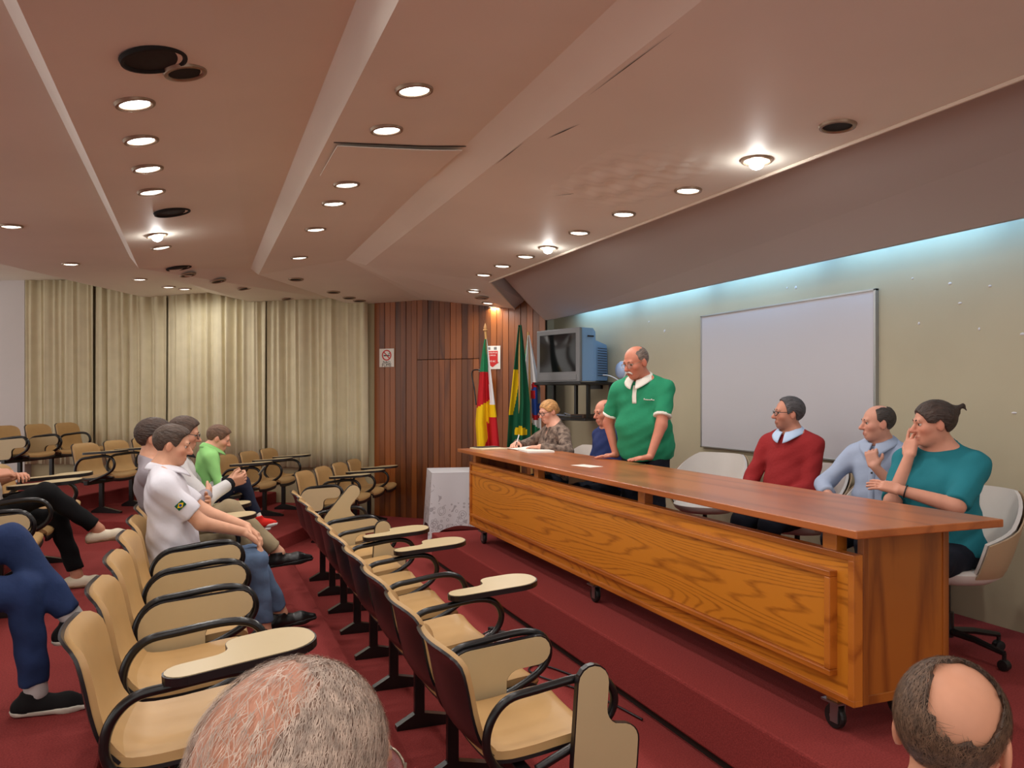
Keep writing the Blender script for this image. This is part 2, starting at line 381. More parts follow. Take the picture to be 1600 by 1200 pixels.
def ceil_z(k, x, y):
    a, b = STR[k]; A = [np.array(q) for q in CE[a]]; B = [np.array(q) for q in CE[b]]; best = None
    T = [t for i in (0, 1) for t in ((A[i], A[i+1], B[i+1]), (A[i], B[i+1], B[i]))]
    if (a, b) == ('B2', 'T3'): T.append((A[2], np.array((2.235, 10.877, 2.92)), B[2]))
    for p, q, r in T:
        Mx = np.array([(q-p)[:2], (r-p)[:2]]).T; w = np.linalg.solve(Mx, np.array([x, y])-p[:2]); s_ = min(w[0], w[1], 1-w[0]-w[1])
        if best is None or s_ > best[0]: best = (s_, p[2]+w[0]*(q-p)[2]+w[1]*(r-p)[2])
    return float(best[1])
def ceiling_thing(name, k, p, label, cat, group):
    e = empty(name, (p[0], p[1], ceil_z(k, p[0], p[1])-0.0015), 0, label, cat, group)
    n = fold_normal(k, p); e.rotation_euler = n.to_track_quat('Z', 'Y').to_euler(); return e
for k, L in LIT.items():
    for i, p in enumerate(L):
        bright = (k, i) in ((1, 5), (3, 0), (3, 4))
        lab = f'lit downlight, {ORD[i]} from the near end of the {SN[k]}'
        if bright: lab = f'glaring bare-bulb downlight, {ORD[i]} lit one of the {SN[k]}'
        e = ceiling_thing('downlight', k, p, lab, 'ceiling light', 'recessed downlights')
        link('trim_ring', ring_me, None, e)
        if bright: link('bulb', bulb_me, None, e); link('lens', lens_me, None, e); lamp_light(e, LAMP_W*1.5, -0.054, 0.08)
        else: link('lens', lens_me, None, e); link('baffle_rings', baf_me, None, e); lamp_light(e, LAMP_W)
        if bright:
            pd = bpy.data.lights.new('bulb_light', 'POINT'); pd.energy = LAMP_W*0.35; pd.color = LAMP_COL; pd.shadow_soft_size = 0.03
            po = bpy.data.objects.new('bulb_light', pd); C.objects.link(po); po.parent = e; po.location = (0, 0, -0.085)
for k, L in BEHIND.items():
    for i, p in enumerate(L):
        e = ceiling_thing('downlight', k, p, f'lit downlight behind the viewer, {ORD[i]} in the {SN[k]}', 'ceiling light', 'recessed downlights')
        link('trim_ring', ring_me, None, e); link('lens', lens_me, None, e); lamp_light(e, LAMP_W)
for k, L in DARK.items():
    for i, p in enumerate(L):
        e = ceiling_thing('dark_downlight', k, p, f'unlit dark recessed downlight, {ORD[i]} unlit one of the {SN[k]}', 'ceiling light', 'unlit downlights')
        link('trim_ring', ring_me, None, e); link('socket', hole_me, None, e)
sp_ring = MB().lathe([(0.105, 0.004), (0.105, -0.006), (0.112, -0.014), (0.122, -0.012), (0.126, 0.004)], 36, capb=False, capt=False).mesh('speaker_ring', M['hole'], 40)
sp_cl = MB().lathe([(0.105, -0.003), (0.06, -0.006), (0.0005, -0.007)], 36, capb=False, capt=False).mesh('speaker_cloth', M['grille'], True)
for i, (p, w) in enumerate((((-0.17,3.36,2.95), 'largest in view, nearest the camera'), ((-0.19,6.13,2.96), 'middle one of the three'), ((-0.21,8.8,2.945), 'farthest of the three'))):
    e = ceiling_thing('ceiling_speaker', 1, p, f'round black ceiling speaker, {w}', 'speaker', 'round ceiling speakers')
    link('speaker_ring', sp_ring, None, e); link('speaker_cloth', sp_cl, None, e)
# fluorescent tubes hidden behind the cornice over the stage wall
M['tube'] = mat('lit_tube', srgb(255, 255, 255), 0.4, emit=((0.75, 0.92, 1, 1), 4.0))
for i in range(9):
    y = -3.2+i*1.42
    e = empty('fluorescent_tube', (4.17, y, 2.74), 0, f'fluorescent tube behind the cornice, {ORD[i]} from the near end', 'light', 'cove tubes')
    MB().tube([(0, -0.6, 0), (0, 0.6, 0)], 0.013, 8).build('tube', M['tube'], e); MB().box(-0.02, 0.02, -0.64, 0.64, 0.016, 0.06).build('tube_holder', M['white'], e)
    ld = bpy.data.lights.new('tube_light', 'AREA'); ld.shape = 'RECTANGLE'; ld.size = 0.05; ld.size_y = 1.3; ld.energy = COVE_W; ld.color = COVE_COL
    lo = bpy.data.objects.new('tube_light', ld); C.objects.link(lo); lo.parent = e; lo.location = (0.02, 0, -0.02); lo.rotation_euler = (0, math.radians(-65), 0)

# sagging access panel, water blister and cracks in the ceiling boards
o = MB().sheet(lambda u, v: (0.68+0.70*u, 4.30+0.66*v, ceil_z(2, 0.68+0.70*u, 4.30+0.66*v)-0.004-0.016*(1-v)**2*(0.6+0.4*u)), 6, 6, 0.006).build('ceiling_board', M['ceil']); tag(o, kind='structure')
MB().sheet(lambda u, v: (0.66+0.76*u, 4.285+0.012*v, ceil_z(2, 0.66+0.76*u, 4.285)-0.0025), 8, 1, 0.001).build('board_gap', M['gap'], o)
def bl(u, v):
    x = 2.02+0.80*u; y = 3.45+1.5*v; w = math.sin(pi*u)*math.sin(pi*v)
    k = 0.012*w+0.007*w*math.sin(23*x+9*y)+0.005*w*math.sin(41*x-17*y+1)+0.004*w*math.sin(60*y+12*x)
    return (x, y, ceil_z(3, x, y)+0.0015-max(0.0, k)*1.1)
o = MB().sheet(bl, 44, 60).build('ceiling_blister', M['ceil'], smooth=True); tag(o, kind='structure')
for a, b, w in (((1.685, 3.80), (1.74, 3.52), 0.006), ((1.60, 4.35), (1.60, 3.90), 0.004), ((2.16, 4.78), (2.36, 4.50), 0.007), ((1.62, 3.2), (1.63, 2.5), 0.003)):
    A = Vector((a[0], a[1], ceil_z(3, *a)-0.003)); B = Vector((b[0], b[1], ceil_z(3, *b)-0.003)); d_ = (B-A).normalized(); s_ = Vector((-d_.y, d_.x, 0))*w
    o = MB().add([A-s_*0.2, (A+B)/2-s_, B-s_*0.1, (A+B)/2+s_*0.6], [(0, 1, 2, 3)]).build('ceiling_crack', M['gap']); tag(o, kind='structure')
# flaked paint on the stage wall
flk = MB().lathe([(0.012, 0), (0.010, 0.004), (0.003, 0.006), (0.0005, 0.006)], 7, capt=False).xf(Matrix.Rotation(-pi/2, 4, 'Y')).mesh('paint_flake', M['wallw'])
ws = [o_ for o_ in C.objects if o_.name == 'wall_stage'][0]
for (y, z) in ((3.35, 2.30), (3.55, 2.22), (3.62, 2.35), (3.85, 2.12), (3.42, 2.05), (3.9, 2.42), (5.0, 2.50), (5.1, 2.51), (6.9, 2.3), (7.2, 2.42), (3.2, 1.55), (3.15, 2.0)):
    f_ = link('paint_flake', flk, None, ws); f_.location = (9.62-y, 0.0, z); f_.rotation_euler = (0, 0, pi/2); f_.scale = (1, 0.6+0.9*random.random(), 0.5+0.8*random.random())
# ------------------------------------------------------------------ tablet-arm chairs
M['vinyl'] = mat('tan_vinyl', srgb(190, 152, 100), 0.42, var=0.06, vscale=5)
M['shell'] = mat('black_shell', srgb(24, 19, 22), 0.33)
M['lam'] = mat('cream_laminate', srgb(196, 176, 136), 0.38, var=0.02, vscale=6)
def interp(pts, s):
    n = len(pts)-1; x = min(max(s, 0), 1)*n; i = min(int(x), n-1); t = x-i
    p0 = pts[max(i-1, 0)]; p1 = pts[i]; p2 = pts[i+1]; p3 = pts[min(i+2, n)]
    return tuple(0.5*((2*b)+(-a+c)*t+(2*a-5*b+4*c-d)*t*t+(-a+3*b-3*c+d)*t**3) for a, b, c, d in zip(p0, p1, p2, p3))
BACKP = [(-0.150, 0.445), (-0.196, 0.50), (-0.222, 0.58), (-0.240, 0.67), (-0.262, 0.755), (-0.296, 0.80)]
SEATP = [(0.262, 0.405), (0.268, 0.440), (0.225, 0.462), (0.12, 0.452), (0.0, 0.436), (-0.10, 0.432), (-0.158, 0.447)]
def sheet_fn(prof, half, dx=0.0, dz=0.0, curve=0.03, rnd_top=True, rnd_bot=False, grow=0.0):
    def fn(u, v):
        s = v; x, z = interp(prof, s)
        w = half+grow
        if rnd_top and s > 0.62: w *= math.sqrt(max(0.0, 1-((s-0.62)/0.38)**3*0.62))
        if rnd_bot and s < 0.22: w *= math.sqrt(max(0.0, 1-((0.22-s)/0.22)**2*0.25))
        y = (2*u-1)*w
        return (x+dx+curve*(y/half)**2*(1 if prof is BACKP else 0), y, z+dz+(0.016*(y/half)**2 if prof is SEATP else 0))
    return fn
def tablet_outline(grow=0.0):
    L = 0.47; y0 = -0.065; y1 = 0.055; y2 = 0.19; r = 0.06
    p = []
    p += arc(0.06, -0.005, 0.06, 90, 270, 8)             # rear narrow end
    p += arc(L-0.12, y0+0.12, 0.12, -90, 0, 8)           # front outer corner
    p += arc(L-0.11, y2-0.11, 0.11, 0, 90, 8)            # front inner lobe
    p += arc(0.27, y2-0.06, 0.06, 90, 170, 5)
    p += arc(0.15, y1+0.06, 0.06, -20, -90, 4)
    if grow:
        c = (0.24, 0.03); p = [(x+grow*(1 if x > c[0] else -1)*min(1, abs(x-c[0])/0.1), y+grow*(1 if y > c[1] else -1)*min(1, abs(y-c[1])/0.04)) for x, y in p]
    return p
tab_board = MB().prism(tablet_outline(), -0.012, 0.012).mesh('tablet', M['shell'])
tab_top = MB().prism([(0.24+(x-0.24)*0.975, 0.03+(y-0.03)*0.955) for x, y in tablet_outline()], 0.0122, 0.0142).mesh('tablet_top', M['lam'])
ch_back = MB().sheet(sheet_fn(BACKP, 0.222), 10, 14, 0.020).mesh('backrest', M['vinyl'], 50)
ch_shell = MB().sheet(sheet_fn(BACKP, 0.222, dx=-0.021, dz=-0.002, grow=0.008), 10, 14, 0.010).mesh('back_shell', M['shell'], 50)
ch_seat = MB().sheet(lambda u, v: sheet_fn(SEATP, 0.225, rnd_top=False, rnd_bot=True)(1-u, v), 10, 14, -0.028).mesh('seat', M['vinyl'], 50)
ch_sshell = MB().sheet(lambda u, v: sheet_fn(SEATP, 0.225, dz=-0.029, rnd_top=False, rnd_bot=True, grow=0.006)(1-u, v), 8, 10, -0.012).mesh('seat_shell', M['shell'], 50)
ARM = smooth_path([(-0.04, -0.262, 0.375), (-0.13, -0.262, 0.40), (-0.178, -0.262, 0.48), (-0.165, -0.262, 0.57), (-0.105, -0.262, 0.635), (0.0, -0.262, 0.655), (0.17, -0.262, 0.675), (0.26, -0.262, 0.655), (0.297, -0.262, 0.59), (0.27, -0.262, 0.52), (0.18, -0.262, 0.46), (0.06, -0.262, 0.41), (0.0, -0.262, 0.385)], 5)
ch_arm = MB().tube(ARM, 0.0155, 8).mesh('armrest', M['blackm'], True)
ch_beam = MB().box(-0.065, -0.015, -0.282, 0.282, 0.345, 0.392, 0.006).mesh('beam', M['blackm'])
lg = MB().box(-0.068, -0.018, -0.02, 0.02, 0.03, 0.35, 0.006)
lg.add([(-0.16, -0.022, 0.0), (0.20, -0.022, 0.0), (0.20, 0.022, 0.0), (-0.16, 0.022, 0.0), (-0.16, -0.022, 0.022), (0.20, -0.022, 0.022), (0.20, 0.022, 0.022), (-0.16, 0.022, 0.022), (-0.07, -0.02, 0.07), (-0.015, -0.02, 0.07), (-0.015, 0.02, 0.07), (-0.07, 0.02, 0.07)],
       [(0, 3, 2, 1), (0, 1, 5, 9, 8, 4), (3, 7, 11, 10, 6, 2), (1, 2, 6, 5), (0, 4, 7, 3), (5, 6, 10, 9), (4, 8, 11, 7), (8, 9, 10, 11)])
ch_leg = lg.mesh('leg', M['blackm'])
ch_brk = MB().box(-0.09, 0.09, -0.12, -0.10, 0.385, 0.405).box(-0.09, 0.09, 0.10, 0.12, 0.385, 0.405).mesh('seat_bracket', M['blackm'])
R3 = lambda ax, deg: Matrix.Rotation(math.radians(deg), 4, ax)
T3 = lambda *p: Matrix.Translation(p)
TABLET = {
 'flat': T3(-0.06, -0.285, 0.700) @ R3('Y', -4),
 'flat_forward': T3(0.02, -0.285, 0.705) @ R3('Y', -4),
 'flat_turned': T3(-0.03, -0.30, 0.69) @ R3('Z', 12) @ R3('Y', -4),
 'stowed': T3(0.285, -0.290, 0.672) @ R3('Y', -5) @ R3('Z', 180) @ R3('X', -90) @ T3(0, 0.065, 0),
 'upright': T3(0.14, -0.295, 0.735) @ R3('Z', 180) @ R3('Y', 86) @ R3('X', -90) @ T3(0, 0.062, 0),
 'raised': T3(0.22, -0.292, 0.86) @ R3('Z', 180) @ R3('Y', 50) @ R3('X', -90),
}
TWORD = {'flat': 'writing tablet level', 'flat_forward': 'writing tablet level', 'flat_turned': 'tablet level over the seat', 'stowed': 'tablet folded down', 'upright': 'tablet standing upright', 'raised': 'tablet tilted up', None: 'bare arm and no tablet'}
chair_n = 0
def chair(x, y, z, rz, state, label, group):
    global chair_n
    e = empty('tablet_chair', (x, y, z), rz, label, 'chair', group)
    for nm, me in (('backrest', ch_back), ('back_shell', ch_shell), ('seat', ch_seat), ('seat_shell', ch_sshell), ('armrest', ch_arm), ('beam', ch_beam), ('leg', ch_leg), ('seat_bracket', ch_brk)):
        link(nm, me, None, e)
    if state:
        t = link('tablet', tab_board, None, e); t.matrix_local = TABLET[state]
        tp = link('tablet_top', tab_top, None, t)
        pass
    return e
ROW1 = ['upright', 'stowed', 'flat_forward', None, 'flat_forward', 'flat', 'upright', 'stowed', 'raised']
for k, st in enumerate(ROW1):
    lab = f'{ORD[k]} tan chair from the near end of the front row, {TWORD[st]}'
    chair(1.056, 2.73+0.562*k, 0, 0, st, lab, 'front row of chairs')
ROW2 = ['flat_turned', None, 'stowed', 'stowed', 'stowed', 'flat', 'flat', 'flat']
occ = {4: 'under the person in the white polo', 5: 'under the person in the grey shirt', 6: 'under the person in the black and white jacket'}
for k, st in enumerate(ROW2):
    lab = f'tan chair {occ[k]}' if k in occ else f'{ORD[k]} tan chair from the near end of the second row, {TWORD[st]}'
    chair(-0.075, 2.77+0.565*k, 0.15, 0, st, lab, 'second row of chairs')
for k, st, lab in ((2, None, 'tan chair under the person in blue jeans at the left edge'), (5, 'stowed', 'tan chair at the left edge between the jeans and the black trousers'), (6, None, 'tan chair under the person in black trousers'), (7, 'flat', 'empty tan chair with level tablet just beyond the black trousers'), (8, 'flat', 'second empty tan chair beyond the person in black trousers')):
    chair(-1.21, 2.80+0.565*k, 0.30, 0, st, lab, 'third row of chairs')
def far_row(start, n, z, states, what, group):
    for k in range(n):
        p = Vector((start[0], start[1], 0))+FR*(0.56*k+0.22)+FN*0.27
        chair(p.x, p.y, z, FA, states[k], f'{what}, {ORD[k]} from the aisle', group)
far_row((0.955, 8.97), 4, 0.0, ['stowed', 'flat', 'flat', 'flat'], 'small chair in the lowest far row by the planks', 'far lowest row of chairs')
far_row((0.16, 9.78), 3, 0.15, ['flat', 'flat', 'flat'], 'small chair in the second far row before the curtain', 'far second row of chairs')
far_row((-1.37, 10.15), 3, 0.30, ['flat', 'flat', None], 'tan chair in the third far row, left of the polo', 'far third row of chairs')
far_row((-2.42, 11.44), 3, 0.47, ['stowed', 'stowed', None], 'tan chair in the topmost far row under the left curtain', 'far top row of chairs')

# chairs of the two heads in the foreground
chair(0.035, 0.67, 0.15, math.radians(52), None, 'tan chair under the balding person in the foreground', 'foreground chairs')
chair(1.02, 0.86, 0.0, math.radians(28), None, 'tan chair under the brown haired person at the bottom right', 'foreground chairs')

# ------------------------------------------------------------------ the long desk on castors
M['deskf'] = wood('desk_oak', srgb(142, 76, 10), srgb(200, 124, 32), 'y', 26, 0.36, coat=0.25, fine=0.55)
M['deskt'] = wood('desk_top_wood', srgb(146, 76, 34), srgb(176, 98, 48), 'y', 4, 0.3, coat=0.3, fine=0.3)
M['desks'] = wood('desk_side_wood', srgb(118, 60, 18), srgb(158, 90, 30), 'z', 6, 0.35, coat=0.2)
M['rim'] = wood('desk_trim_wood', srgb(150, 78, 20), srgb(188, 110, 36), 'y', 4, 0.32, coat=0.3)
PZ = 0.30
dk = empty('panel_desk', (2.63, 4.70, PZ), 0, 'long orange wood desk on castors with grained front panel', 'desk')
def dpart(name, mb, m, p=dk): mb.v = [(x-2.63, y-4.70, z-PZ) for x, y, z in mb.v]; return mb.build(name, m, p)
YB0, YB1 = 2.35, 7.02
dpart('desktop', MB().box(2.25, 3.02, 2.26, 7.15, 1.118, 1.15, 0.004), M['deskt'])
body = dpart('front_board', MB().box(2.34, 2.37, YB0+0.004, YB1-0.004, 0.458, 1.034, 0.002), M['deskf'])
dpart('front_frame', MB().box(2.325, 2.372, YB0, YB1, 1.012, 1.037, 0.003).box(2.325, 2.372, YB0, YB1, 0.452, 0.478, 0.003).box(2.325, 2.372, YB0, YB0+0.03, 0.475, 1.015, 0.003).box(2.325, 2.372, YB1-0.03, YB1, 0.475, 1.015, 0.003), M['rim'])
pn = dpart('raised_panel', MB().box(2.318, 2.345, YB0+0.13, YB1-0.10, 0.57, 0.935, 0.003), M['deskf'])
fr = MB()
for a in ((YB0+0.10, YB1-0.07, 0.935, 0.960), (YB0+0.10, YB1-0.07, 0.545, 0.570), (YB0+0.10, YB0+0.13, 0.57, 0.935), (YB1-0.10, YB1-0.07, 0.57, 0.935)):
    fr.box(2.300, 2.345, *a, 0.004)
dpart('panel_frame', fr, M['rim'])
for y0, y1 in ((YB0, YB0+0.03), (YB1-0.03, YB1)):
    e = dpart('end_board', MB().box(2.374, 2.80, y0+0.006, y1-0.006, 0.46, 1.117, 0.002), M['desks'])
    dpart('end_frame', MB().box(2.373, 2.40, y0, y1, 0.455, 1.117, 0.002).box(2.795, 2.825, y0, y1, 0.455, 1.117, 0.002).box(2.40, 2.80, y0, y1, 0.455, 0.49, 0.002), M['desks'])
for y in (YB0+0.11, 3.92, 5.45, YB1-0.12):
    dpart('post', MB().box(2.345, 2.40, y, y+0.075, 1.03, 1.12, 0.002), M['rim'])
M['rubber'] = mat('castor_rubber', srgb(18, 18, 19), 0.5); M['chrome'] = mat('castor_metal', srgb(150, 150, 152), 0.3, metal=0.9)
for x in (2.40, 2.74):
    for y in (YB0+0.16, 4.62, YB1-0.2):
        dpart('foot_block', MB().box(x-0.03, x+0.03, y-0.03, y+0.03, 0.42, 0.458), M['rim'])
        cs = dpart('castor_fork', MB().box(x-0.045, x+0.045, y-0.045, y+0.045, 0.413, 0.421).box(x-0.022, x-0.016, y-0.02, y+0.02, 0.33, 0.414).box(x+0.016, x+0.022, y-0.02, y+0.02, 0.33, 0.414), M['chrome'])
        w = MB().lathe([(0.018, -0.015), (0.046, -0.014), (0.05, -0.006), (0.05, 0.006), (0.046, 0.014), (0.018, 0.015)], 20).xf(T3(x, y+0.012, 0.35) @ R3('Y', 90)); w = dpart('castor_wheel', w, M['rubber'])
        hb = dpart('wheel_hub', MB().lathe([(0.0005, -0.017), (0.017, -0.0165), (0.017, 0.0165), (0.0005, 0.017)], 14).xf(T3(x, y+0.012, 0.35) @ R3('Y', 90)), M['chrome'])

# ------------------------------------------------------------------ white swivel armchairs behind the desk
M['shellw'] = mat('off_white_vinyl', srgb(214, 204, 196), 0.4, var=0.03, vscale=4)
M['shellt'] = mat('tan_underside_vinyl', srgb(176, 148, 116), 0.45)
def bucket(u, v, out=0.0):
    a = math.radians(-118+236*u)              # 0 = straight back
    k = abs(2*u-1); top = 0.86-0.19*min(1, max(0, (k-0.32)/0.45))**1.3-0.05*max(0, (k-0.8)/0.2)
    z = 0.44+(top-0.44)*v; r = 0.215+0.085*v**0.7+out
    return (-math.cos(a)*r*1.02-0.03*v, math.sin(a)*r*1.08, z)
bk_in = MB().sheet(lambda u, v: bucket(1-u, v), 30, 8, 0.018).mesh('bucket_back', M['shellw'], 60)
bk_out = MB().sheet(lambda u, v: bucket(1-u, v*0.985+0.003, 0.02), 30, 8, 0.008).mesh('outer_shell', M['shellt'], 60)
bseat = MB().lathe([(0.10, 0.385), (0.20, 0.40), (0.245, 0.43), (0.255, 0.46), (0.235, 0.475), (0.12, 0.47), (0.001, 0.465)], 28, capt=False).mesh('cushion', M['shellw'], 60)
bcol = MB().lathe([(0.032, 0.09), (0.032, 0.22), (0.018, 0.225), (0.018, 0.39), (0.07, 0.392)], 14).mesh('column', M['blackm'], 40)
stl = MB(); 
for i in range(5):
    a = 2*pi*i/5+0.3; c_, s_ = math.cos(a), math.sin(a)
    stl.tube([(0.02*c_, 0.02*s_, 0.12), (0.15*c_, 0.15*s_, 0.112), (0.30*c_, 0.30*s_, 0.085)], [0.02, 0.018, 0.014], 8)
star_me = stl.mesh('star_base', M['blackm'], 40)
cas_me = MB().lathe([(0.012, -0.02), (0.026, -0.018), (0.028, 0), (0.026, 0.018), (0.012, 0.02)], 14).xf(R3('X', 90)).mesh('castor', M['rubber'])
def swivel(x, y, rz, label):
    e = empty('swivel_armchair', (x, y, PZ), rz, label, 'chair', 'white armchairs behind the desk')
    for nm, me in (('bucket_back', bk_in), ('outer_shell', bk_out), ('cushion', bseat), ('column', bcol), ('star_base', star_me)): link(nm, me, None, e)
    for i in range(5):
        a = 2*pi*i/5+0.3; c = link('castor', cas_me, None, e, (0.30*math.cos(a), 0.30*math.sin(a), 0.028)); c.rotation_euler = (0, 0, a)
        MB().tube([(0, 0, 0.02), (0, 0, 0.062)], 0.01, 8).build('stem', M['blackm'], c)
    return e
# ------------------------------------------------------------------ whiteboard
wb = empty('whiteboard', (4.36, 5.21, 1.17), 0, 'large white marker board on the stage wall', 'whiteboard')
MB().box(-0.026, -0.002, -1.012, 1.012, 0.013, 1.205).build('board_surface', mat('board_white', srgb(190, 186, 190), 0.35), wb)
M['alu'] = mat('aluminium', srgb(168, 168, 166), 0.35, metal=0.8)
for a in ((-1.03, 1.03, 1.205, 1.22), (-1.03, 1.03, 0.0, 0.014), (-1.03, -1.012, 0.0, 1.22), (1.012, 1.03, 0.0, 1.22)):
    MB().box(-0.032, -0.001, *a, 0.002).build('board_frame', M['alu'], wb)

# ------------------------------------------------------------------ television on a wall shelf
TVX, TVY = 3.98, 8.22
tv_rz = math.radians(196)          # screen faces the seats
tve = empty('television', (TVX, TVY, 1.80), tv_rz, 'silver and blue grey tube television on a black wall shelf', 'television')
M['tvf'] = mat('tv_front', srgb(112, 112, 114), 0.4); M['tvs'] = mat('tv_case', srgb(126, 160, 198), 0.45); M['scr'] = mat('dark_screen', srgb(16, 15, 18), 0.12)
W2 = 0.37
MB().box(0.20, 0.245, -W2, W2, 0.0, 0.60, 0.012).build('bezel', M['tvf'], tve)
MB().sheet(lambda u, v: (0.247+0.012*math.sin(u*pi)*math.sin(v*pi)*1.2, -W2+0.06+(2*W2-0.12)*u, 0.115+0.425*v), 10, 8).build('screen', M['scr'], tve, smooth=True)
MB().box(0.243, 0.25, -W2+0.05, W2-0.05, 0.02, 0.085, 0.003).build('control_strip', M['tvf'], tve)
cb = MB()
prof = [(0.20, 0.01, 0.60, 0.365), (0.02, 0.01, 0.60, 0.36), (-0.03, 0.015, 0.56, 0.35), (-0.06, 0.02, 0.47, 0.32), (-0.30, 0.02, 0.43, 0.24), (-0.33, 0.05, 0.40, 0.22)]
vv = []; ff = []
for x, z0, z1, w in prof: vv += [(x, -w, z0), (x, w, z0), (x, w*0.95, z1), (x, -w*0.95, z1)]
for i in range(len(prof)-1):
    for k in range(4): ff.append((4*i+k, 4*i+(k+1) % 4, 4*i+4+(k+1) % 4, 4*i+4+k))
ff.append((4*(len(prof)-1)+3, 4*(len(prof)-1)+2, 4*(len(prof)-1)+1, 4*(len(prof)-1)))
cs = cb.add(vv, ff).build('casing', M['tvs'], tve)
for s_ in (-1, 1):
    for i in range(12):
        z = 0.07+i*0.028
        MB().add([(-0.075, s_*0.321, z), (-0.285, s_*0.252, z), (-0.285, s_*0.252, z+0.008), (-0.075, s_*0.321, z+0.008)], [(0, 1, 2, 3)] if s_ < 0 else [(3, 2, 1, 0)]).build('vent_slot', M['gap'], cs)
MB().box(0.03, 0.12, 0.362, 0.372, 0.50, 0.515).build('grip_slot', M['gap'], cs)
MB().box(0.05, 0.09, -0.372, -0.362, 0.09, 0.20).build('side_cover', M['tvs'], cs)
sh = empty('television_shelf', (TVX, TVY, 1.366), tv_rz, 'black two-level metal wall shelf under the television', 'shelf')
MB().box(-0.36, 0.26, -0.40, 0.40, 0.405, 0.433, 0.004).build('top_board', M['blackp'], sh)
MB().box(-0.36, 0.10, -0.34, 0.30, 0.0, 0.03, 0.004).build('lower_board', M['blackp'], sh)
for x, y in ((0.02, -0.32), (0.02, 0.27), (-0.33, -0.32), (-0.33, 0.27)): MB().box(x, x+0.035, y, y+0.035, 0.03, 0.405).build('upright', M['blackm'], sh)
MB().box(-0.37, -0.33, -0.10, 0.10, 0.36, 0.405).build('wall_bracket', M['blackm'], sh)
dv = empty('video_player', (TVX, TVY, 1.3965), tv_rz, 'flat dark video player lying on the lower shelf', 'player')
MB().box(-0.25, 0.05, 0.0, 0.22, 0.0, 0.04, 0.003).build('case', mat('player_brown', srgb(70, 48, 38), 0.4), dv); MB().box(0.05, 0.053, 0.02, 0.2, 0.008, 0.03).build('front_strip', M['blackp'], dv)
cbs = [(-0.05, -0.05, 0.012), (0.03, -0.12, 0.05), (-0.06, -0.22, 0.03), (0.06, -0.27, 0.035), (0.02, -0.12, 0.018), (-0.12, -0.1, 0.02)]
o = MB().tube([(x*1, y, z) for x, y, z in smooth_path(cbs, 6)], 0.006, 6).build('cable_bundle', mat('grey_cable', srgb(120, 126, 140), 0.5), None, (TVX, TVY, 1.396), (0, 0, tv_rz), True); tag(o, 'tangled grey cables lying on the lower shelf below the television', 'cable')
o = MB().tube(smooth_path([(4.335, 8.0, 1.38), (4.338, 7.99, 1.2), (4.335, 8.05, 0.95), (4.338, 8.02, 0.62)], 5), 0.004, 6).build('hanging_cable', M['blackp'], smooth=True); tag(o, 'thin dark cable hanging down the wall below the shelf', 'cable')
o = MB().tube(smooth_path([(4.20, 7.92, 1.88), (4.25, 7.85, 1.87), (4.30, 7.75, 1.82), (4.345, 7.65, 1.74)], 5), 0.006, 6).build('white_cable', M['white'], smooth=True); tag(o, 'white cable running from the television to the wall', 'cable')
rd = empty('round_disc', (4.352, 7.75, 1.93), 0, 'small round pale disc mounted on the wall beside the television', 'wall fitting')
MB().lathe([(0.085, 0.0), (0.095, 0.02), (0.08, 0.045), (0.03, 0.058), (0.001, 0.06)], 24, capt=False).xf(R3('Y', -90)).build('dome', mat('pale_blue_plastic', srgb(170, 186, 214), 0.35), rd, smooth=50)
MB().lathe([(0.098, -0.004), (0.103, 0.0), (0.103, 0.012), (0.097, 0.016)], 24).xf(R3('Y', -90)).build('rim', M['white'], rd)
sw = empty('switch_plate', (4.13, 9.598, 1.52), 0, 'grey double switch plate on the pale wall by the flags', 'switch')
MB().box(-0.06, 0.06, -0.012, 0.0, -0.08, 0.08, 0.003).build('plate', mat('switch_grey', srgb(130, 136, 134), 0.5), sw)
for z in (-0.04, 0.03): MB().box(-0.03, 0.03, -0.018, -0.012, z-0.02, z+0.025, 0.002).build('rocker', M['white'], sw)

# ------------------------------------------------------------------ signs and extinguisher on the plank wall
M['paper'] = mat('white_paper', srgb(232, 226, 216), 0.6); M['red'] = mat('sign_red', srgb(200, 30, 28), 0.45); M['ink'] = mat('black_ink', srgb(20, 18, 18), 0.6)
def on_wood(t, z, d=0.03):
    p = WP+WD.normalized()*t; n = Vector((WD.y, -WD.x, 0)).normalized(); n = n if n.y < 0 else -n
    return Vector((p.x+n.x*d, p.y+n.y*d, z))
def sign_frame(name, t, z, label, cat):
    return empty(name, on_wood(t, z, 0.03), WA, label, cat)
# face of sign: x along the wall, -y towards the room
FACE = R3('X', 90)
ns = sign_frame('no_smoking_sign', 0.205, 2.165, 'white no smoking notice with red ring on the plank wall', 'sign')
MB().box(-0.115, 0.115, -0.004, 0.0, -0.125, 0.125, 0.001).build('plate', M['paper'], ns)
MB().lathe([(0.058, 0.0), (0.058, 0.002), (0.074, 0.002), (0.074, 0.0)], 32, capb=False, capt=False).xf(T3(0, -0.0042, 0.035) @ FACE).build('ring', M['red'], ns)
MB().box(-0.066, 0.066, -0.0062, -0.0044, -0.007, 0.007).xf(T3(0, -0.001, 0.035) @ R3('Y', 45)).build('slash', M['red'], ns)
MB().box(-0.048, 0.034, -0.0055, -0.0044, 0.022, 0.038).box(0.037, 0.048, -0.0055, -0.0044, 0.022, 0.038).box(0.03, 0.036, -0.0055, -0.0044, 0.045, 0.062).box(0.042, 0.048, -0.0055, -0.0044, 0.05, 0.068).build('cigarette', M['ink'], ns)
text_mesh('NÃO', 0.052, M['ink'], 'lettering', ns, T3(0, -0.0052, -0.062) @ FACE)
text_mesh('FUME', 0.062, M['ink'], 'lettering', ns, T3(0, -0.0052, -0.101) @ FACE)
